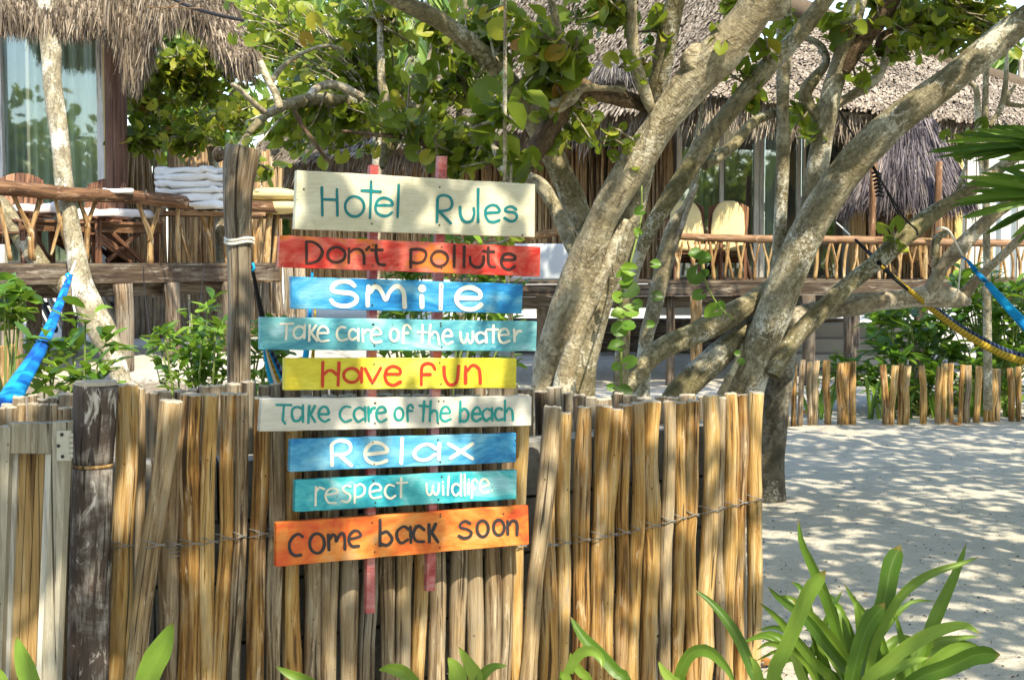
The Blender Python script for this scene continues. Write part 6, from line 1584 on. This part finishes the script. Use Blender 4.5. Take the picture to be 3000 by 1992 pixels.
LR = [(Zc4((245, 738), (262, 860), (330, 1010), (400, 1180), (470, 1420), (500, 1568)), 38, 4.6, .1, 'strap', False),
 (Zc4((385, 1000), (300, 1110), (240, 1250), (180, 1400), (120, 1568)), 50, 4.1, -.1, 'strap_y', True),
 (Zc4((770, 872), (722, 980), (690, 1150), (640, 1300), (600, 1500), (590, 1568)), 58, 4.6, .15, 'strap', True),
 (Zc4((1110, 860), (1062, 1000), (990, 1160), (930, 1300), (880, 1450), (840, 1568)), 46, 4.7, .2, 'strap', False),
 (Zc4((1178, 930), (1085, 968), (950, 1010), (830, 1080), (740, 1180), (640, 1380), (600, 1568)), 30, 4.5, .1, 'strap', False),
 (Zc4((480, 1070), (540, 1170), (600, 1250), (660, 1340), (690, 1500)), 32, 4.8, .2, 'strap', False),
 (Zc4((690, 1170), (600, 1290), (545, 1450), (520, 1568)), 52, 4.4, 0, 'strap', True),
 (Zc4((1182, 1330), (1095, 1285), (950, 1318), (800, 1400), (700, 1480), (600, 1568)), 44, 4.4, -.2, 'strap_y', False),
 (Zc4((1285, 1435), (1155, 1440), (1020, 1500), (850, 1568)), 54, 4.35, -.2, 'strap', True),
 (Zc4((1190, 1400), (1060, 1400), (950, 1480), (850, 1568)), 46, 4.45, -.1, 'strap_y', False),
 (Zc4((85, 1085), (150, 1150), (280, 1250), (380, 1380), (480, 1500), (530, 1568)), 36, 4.55, .0, 'strap', False),
 (Zc4((40, 1165), (140, 1250), (250, 1380), (330, 1480), (420, 1568)), 34, 4.5, .0, 'strap', False),
 (Zc4((30, 1312), (130, 1295), (230, 1350), (330, 1480)), 22, 4.7, .1, 'strap', False),
 (Zc4((30, 1412), (90, 1378), (170, 1400), (300, 1500)), 22, 4.7, .1, 'strap', False),
 (Zc4((470, 1105), (430, 1180), (350, 1350), (290, 1500), (280, 1568)), 28, 4.8, .1, 'strap', False),
 (Zc4((740, 1210), (770, 1330), (800, 1450), (810, 1568)), 28, 4.7, .1, 'strap', False),
 (Zc4((1180, 1340), (1080, 1350), (940, 1372), (820, 1450), (760, 1568)), 28, 4.75, .1, 'strap', False),
 (Zc4((210, 1150), (300, 1230), (400, 1350), (490, 1480), (540, 1568)), 50, 4.6, 0, 'strap', False),
 (Zc4((920, 1450), (840, 1470), (740, 1510), (690, 1568)), 36, 4.4, 0, 'strap_y', False),
 (Zc4((180, 1420), (230, 1470), (270, 1568)), 30, 4.4, 0, 'strap_y', False),
 (Zc4((560, 1290), (600, 1340), (650, 1450), (640, 1568)), 32, 4.7, 0, 'strap', False)]
for k in range(20):
    a_ = random.uniform(-1.2, 1.2); ln = random.uniform(180, 430); bx = 2480 + random.uniform(-60, 60)
    tx, ty = bx + math.sin(a_) * ln, 2010 - math.cos(a_) * ln * .82
    LR.append(([(tx + math.sin(a_) * 30, ty + abs(a_) * 30), (tx * .75 + bx * .25, ty * .8 + 1990 * .2 - 20), (tx * .4 + bx * .6, ty * .42 + 2000 * .58 - 10), (bx, 2020)], random.uniform(20, 40), 4.7, random.uniform(.1, .3), 'strap', False))
for rows, w, Y, dY, mt, tr2 in LR: strap(lilyR, rows + [(rows[-1][0] * .5 + 2480 * .5, 2090), (2480 + (rows[-1][0] - 2480) * .2, 2230)], w, Y, dY, mt, .3, tr2)
lilyC = thing('spider_lily', 'clump of arching strap leaves in front of the right end of the pole fence', 'plant', P(1900, 2500, 4.0))
LC = [(Zc3((505, 900), (560, 1000), (650, 1120), (780, 1250), (900, 1380), (1000, 1500)), 42, 4.05, .1, 'strap', False),
 (Zc3((775, 1355), (780, 1270), (715, 1205), (620, 1200), (545, 1270), (500, 1360), (480, 1500)), 36, 3.95, -.1, 'strap_y', False),
 (Zc3((1568, 662), (1700, 760), (1830, 900), (1950, 1080), (2030, 1250), (2110, 1453), (2180, 1600)), 38, 4.1, .15, 'strap', False),
 (Zc3((1930, 1500), (1880, 1380), (1790, 1270), (1690, 1195), (1570, 1205), (1490, 1300), (1440, 1453), (1430, 1560)), 42, 3.95, -.1, 'strap', False),
 (Zc3((1265, 1285), (1310, 1370), (1380, 1453), (1450, 1560)), 34, 3.9, 0, 'strap_y', False),
 (Zc3((505, 1210), (520, 1290), (600, 1390), (680, 1500)), 30, 4.1, 0, 'strap', False),
 (Zc3((420, 1360), (440, 1453), (500, 1560)), 30, 3.95, 0, 'strap', False),
 (Zc3((2060, 1240), (2110, 1330), (2140, 1453), (2180, 1560)), 34, 3.9, 0, 'strap_y', False)]
for rows, w, Y, dY, mt, tr2 in LC: strap(lilyC, rows + [(rows[-1][0] * .5 + 1900 * .5, 2250), (1900 + (rows[-1][0] - 1900) * .15, 2460)], w, Y, dY, mt, .3, tr2)
lilyM = thing('spider_lily', 'pale green leaf tips rising at the lower edge below the orange board', 'plant', P(1250, 2500, 3.9))
for rows, w in (([(1108, 1962), (1150, 1958), (1200, 1985), (1240, 2080)], 44), ([(1312, 1924), (1335, 1960), (1340, 2010), (1300, 2120)], 60), ([(1343, 1893), (1375, 1945), (1395, 2000), (1360, 2120)], 50), ([(1488, 1950), (1440, 1955), (1400, 2000), (1350, 2120)], 34), ([(806, 1950), (850, 1975), (920, 2005), (1050, 2100)], 34)):
    strap(lilyM, rows + [(1250, 2400)], w, 3.9, 0, 'strap_y' if w > 44 else 'strap')
lilyL = thing('spider_lily', 'two broad pale green leaf tips at the lower left before the gate and fence', 'plant', P(270, 2500, 3.7))
for rows, w in (([(48, 1864), (66, 1930), (95, 2010), (160, 2150)], 62), ([(507, 1822), (475, 1890), (440, 1960), (400, 2080)], 84), ([(-10, 1950), (5, 1990), (60, 2100)], 36)):
    strap(lilyL, rows + [(280, 2400)], w, 3.7, 0, 'strap_y')

# straps behind the picket fence
lb = thing('spider_lily', 'clump of narrow strap leaves growing between the pickets', 'plant', P(2560, 1240, 14.6))
for k in range(46):
    x0 = random.choice([2400, 2560, 2600, 2680, 2760, 2850, 2950]) + random.uniform(-30, 30)
    a_ = random.uniform(-1, 1); hgt = random.uniform(60, 150)
    strap(lb, [(x0 + a_ * 70, 1232 - hgt * (1 - .25 * abs(a_))), (x0 + a_ * 36, 1232 - hgt * .78), (x0 + a_ * 10, 1232 - hgt * .3), (x0, 1236)], 12, 14.55, 0, random.choice(['strap', 'strap', 'strap_y']))

# ------------------------------------------------------------ palms
def fan(root, hub, tips, Y, w, dY=0.0, mat='palm'):
    for i, (tx, ty) in enumerate(tips):
        hx, hy = hub
        mx_, my_ = (hx + tx) / 2, (hy + ty) / 2 - random.uniform(2, 10)
        strap(root, [(tx, ty), ((tx + mx_) / 2, (ty + my_) / 2 - 2), (mx_, my_), (hx, hy)], w, Y, dY + random.uniform(-.15, .15), mat, .9, name='leaflet')
fp = thing('fan_palm', 'glossy dark green fan palm fronds reaching in from the right edge', 'palm', P(3150, 900, 7.2))
fan(fp, (3110, 420), [(2712, 448), (2722, 440), (2760, 416), (2800, 396), (2850, 378), (2900, 370), (2960, 366), (2740, 462), (2790, 470), (2850, 474)], 7.2, 19, .1)
fan(fp, (3130, 570), [(2806, 518), (2815, 538), (2790, 592), (2786, 604), (2812, 640), (2822, 642), (2885, 688), (2892, 680), (2960, 700), (2980, 712), (2870, 505), (2920, 490), (2840, 560)], 7.1, 21, 0)
fan(fp, (3140, 480), [(2960, 420), (2940, 450), (2920, 470), (2930, 500)], 7.3, 19, 0)
g = Geo(); g.tube([P(3110, 420, 7.25), P(3190, 520, 7.3), P(3220, 900, 7.3), Vector((P(3220, 1200, 7.3).x, 7.3, 0))], [.012, .02, .05, .07], seg=8, n=16); g.out('trunk', M['bark_dark'], fp, True)
def feather(root, rows, Y, dY, ll, n=34, mat='far', w=.035):
    """rows (px,py) base to tip of the rachis; leaflets of ll metres hang either side"""
    A = spline([list(P(a_, b_, Y + dY * i / (len(rows) - 1))) for i, (a_, b_) in enumerate(rows)], n)
    g = Geo(); g.tube(A, list(np.linspace(.022, .006, n)), seg=5, cap=False); fr_ = g.out('frond', M['shrub_stem'], root, True)
    U, T, S_ = [], [], []
    for i in range(2, n):
        t_ = A[i] - A[i - 1]; t_ /= np.linalg.norm(t_)
        sd_2 = np.cross(t_, [0, 0, 1.0]); sd_2 /= np.linalg.norm(sd_2) + 1e-6
        f = i / n; l_ = ll * (1 - .6 * f ** 2) * random.uniform(.85, 1.1)
        for s_ in (-1, 1):
            U.append(sd_2 * s_ * .75 + t_ * .75 + np.array([0, 0, -.45 - random.random() * .3])); T.append(A[i]); S_.append(l_)
    Fm = frames(RNG.normal(0, .3, (len(U), 3)) + np.array([0, -.4, 1]), np.array(U), np.array(S_), np.array(T))
    Fm[:, :, 0] *= .55
    V, F = leaf_template('thin')
    scatter('leaflets', V, F, Fm, M[mat], fr_, 'stuff', True)
def palm_tree(label, rows, Y, crown, fronds, ll=.7, rr=14):
    t_ = thing('coconut_palm', label, 'palm tree', P(rows[-1][0], rows[-1][1], Y))
    limb(t_, zip3([(a_, b_, rr) for a_, b_ in rows], Y, Y), 'bark_pale', 'trunk', 12, .06, 4)
    for fr_ in fronds: feather(t_, [crown] + fr_, Y, random.uniform(-.8, .8), ll)
palm_tree('coconut palm with pale trunk behind the tangled limbs above the sign', [(1140, -80), (1130, 40), (1118, 200), (1106, 400), (1100, 800), (1098, 1050)], 23, (1140, -90),
    [[(1080, -40), (1040, 40), (1020, 130)], [(1180, -20), (1210, 80), (1215, 190)], [(1110, 0), (1090, 110), (1085, 230)], [(1160, 10), (1160, 120), (1150, 240)], [(1250, -60), (1300, 0), (1330, 90)], [(1020, -90), (950, -50), (900, 40)], [(1040, -60), (980, 30), (960, 140)]], .9)
palm_tree('palm tree with pale green fronds beyond the far right roof', [(2990, 150), (2992, 400), (3000, 900)], 34, (2990, 150),
    [[(2950, 130), (2910, 170), (2890, 230)], [(2960, 170), (2930, 220), (2925, 290)], [(3010, 120), (3050, 170), (3060, 240)], [(2990, 180), (2985, 240), (2975, 300)], [(2940, 150), (2880, 200), (2850, 260)]], 1.0, 8)
# trees far behind, left and middle
for cx, cy, rx_, ry_, Y, n, lb2 in ((600, 330, 190, 90, 26, 420, 'loose sunlit green foliage far behind the blue grey stem'), (560, 100, 200, 110, 30, 900, 'sunlit pale green tree far behind the left hut'), (850, 60, 170, 150, 31, 1200, 'light green tree far behind the middle of the picture'), (500, 450, 160, 60, 29, 500, 'low yellow green bushes beyond the stick screen'), (760, 640, 130, 120, 28, 600, 'green bushes seen behind the yellow cushions'), (1350, 30, 120, 80, 36, 300, 'tree crown peeping over the pale roof ridge')):
    ft = thing('background_tree', lb2, 'tree', (P(cx, 760, Y).x, Y, 0))
    LIMBS[ft.name] = []
    zc = P(cx, cy, Y).z
    g = Geo(); g.tube([(org(ft).x, Y, 0), (org(ft).x + .2, Y, max(zc, .8) * .9)], [.14, .08], seg=8, n=6, amp=.1); g.out('trunk', M['bark_grey'], ft, True)
    c = np.array(P(cx, cy, Y)); K = n
    pos = c + RNG.normal(0, .45, (K, 3)) * np.array([R(rx_, Y) * 1.1, 1.2, R(ry_, Y) * 1.1])
    put_leaves(ft, frames(RNG.normal(0, .6, (K, 3)) + np.array([0, -.6, .6]), RNG.normal(0, 1, (K, 3)), RNG.uniform(.25, .45, K), pos), 'far', 'long', 0)

# trees on the seaward side, behind the camera: the glass doors mirror them
for x_, Y_, r_, lb2 in ((-9, -13, 4.5, 'large leafy tree on the seaward side mirrored in the left glass wall'), (0, -16, 4.5, 'large leafy tree behind the viewpoint mirrored in the glass'), (9, -14, 4.5, 'large leafy tree on the seaward side mirrored in the right glass doors'), (20, -10, 5.5, 'wide leafy tree on the seaward side, nearer to the right glass doors'), (31, -4, 5.5, 'wide leafy tree out to the right of the sandy courtyard'), (-19, -9, 5, 'wide leafy tree out to the left of the courtyard')):
    ft = thing('background_tree', lb2, 'tree', (x_, Y_, 0))
    g = Geo(); g.tube([(x_, Y_, -.1), (x_ + .4, Y_, 2.6)], [.25, .18], seg=10, n=6, amp=.1); g.out('trunk', M['bark_grey'], ft, True)
    K = 3600; pos = np.array([x_, Y_, 3.6]) + RNG.normal(0, .42, (K, 3)) * np.array([r_, 2.2, 3.0]); pos[:, 2] = np.maximum(pos[:, 2], .4)
    put_leaves(ft, frames(RNG.normal(0, .6, (K, 3)) + np.array([0, .6, .6]), RNG.normal(0, 1, (K, 3)), RNG.uniform(.25, .5, K), pos), 'grape', 'round', 0)

# ------------------------------------------------------------ litter on the sand
lt = Geo(); K = 1500
px = RNG.uniform(2235, 3050, K); py = 1245 + 750 * RNG.random(K) ** 1.3
Ms = np.zeros((K, 3, 4))
for i in range(K):
    Y = (EYE) * FOC / (py[i] - 760); q = pl(px[i], Y); a_ = random.uniform(0, 6.28); s = random.choice([.004, .005, .007, .013]) * random.uniform(.6, 1.3)
    Ms[i, :, 0] = (math.cos(a_) * s * .5, math.sin(a_) * s * .5, 0); Ms[i, :, 1] = (-math.sin(a_) * s, math.cos(a_) * s, random.uniform(0, .3) * s); Ms[i, :, 2] = (0, 0, s * .4); Ms[i, :, 3] = (q[0], q[1], gz(*q) + .003)
V = [(-.5, -.5, 0), (.5, -.5, 0), (.5, .5, 0), (-.5, .5, 0), (0, 0, 1)]
scatter('sand_litter', V, [(0, 1, 4), (1, 2, 4), (2, 3, 4), (3, 0, 4)], Ms, M['dark'], None, 'stuff', False)
LMd = make_leaf_meshes('dryleaf', 'round')
for (x_, y_, s, lab) in ((2790, 1244, .13, 'rust brown fallen leaf at the foot of the picket fence'), (2385, 1216, .16, 'orange fallen leaf beside green blades at the left end of the picket fence'), (2988, 1232, .16, 'yellow brown fallen leaf by the pickets at the right edge'), (2238, 1970, .07, 'small curled dry leaf on the sand beside the last fence pole'), (2560, 1760, .03, 'tiny reddish fallen leaf on bare sand among the strap leaves')):
    Y = EYE * FOC / (y_ - 760); q = pl(x_, Y)
    o = link('fallen_leaf', LMd[0], None, (q[0], q[1], gz(*q) + .012)); o.scale = (s, s, s); o.rotation_euler = (random.uniform(-.2, .3), random.uniform(-.3, .3), random.uniform(0, 6))
    top(o, lab, 'leaf', 'fallen leaves on the sand')
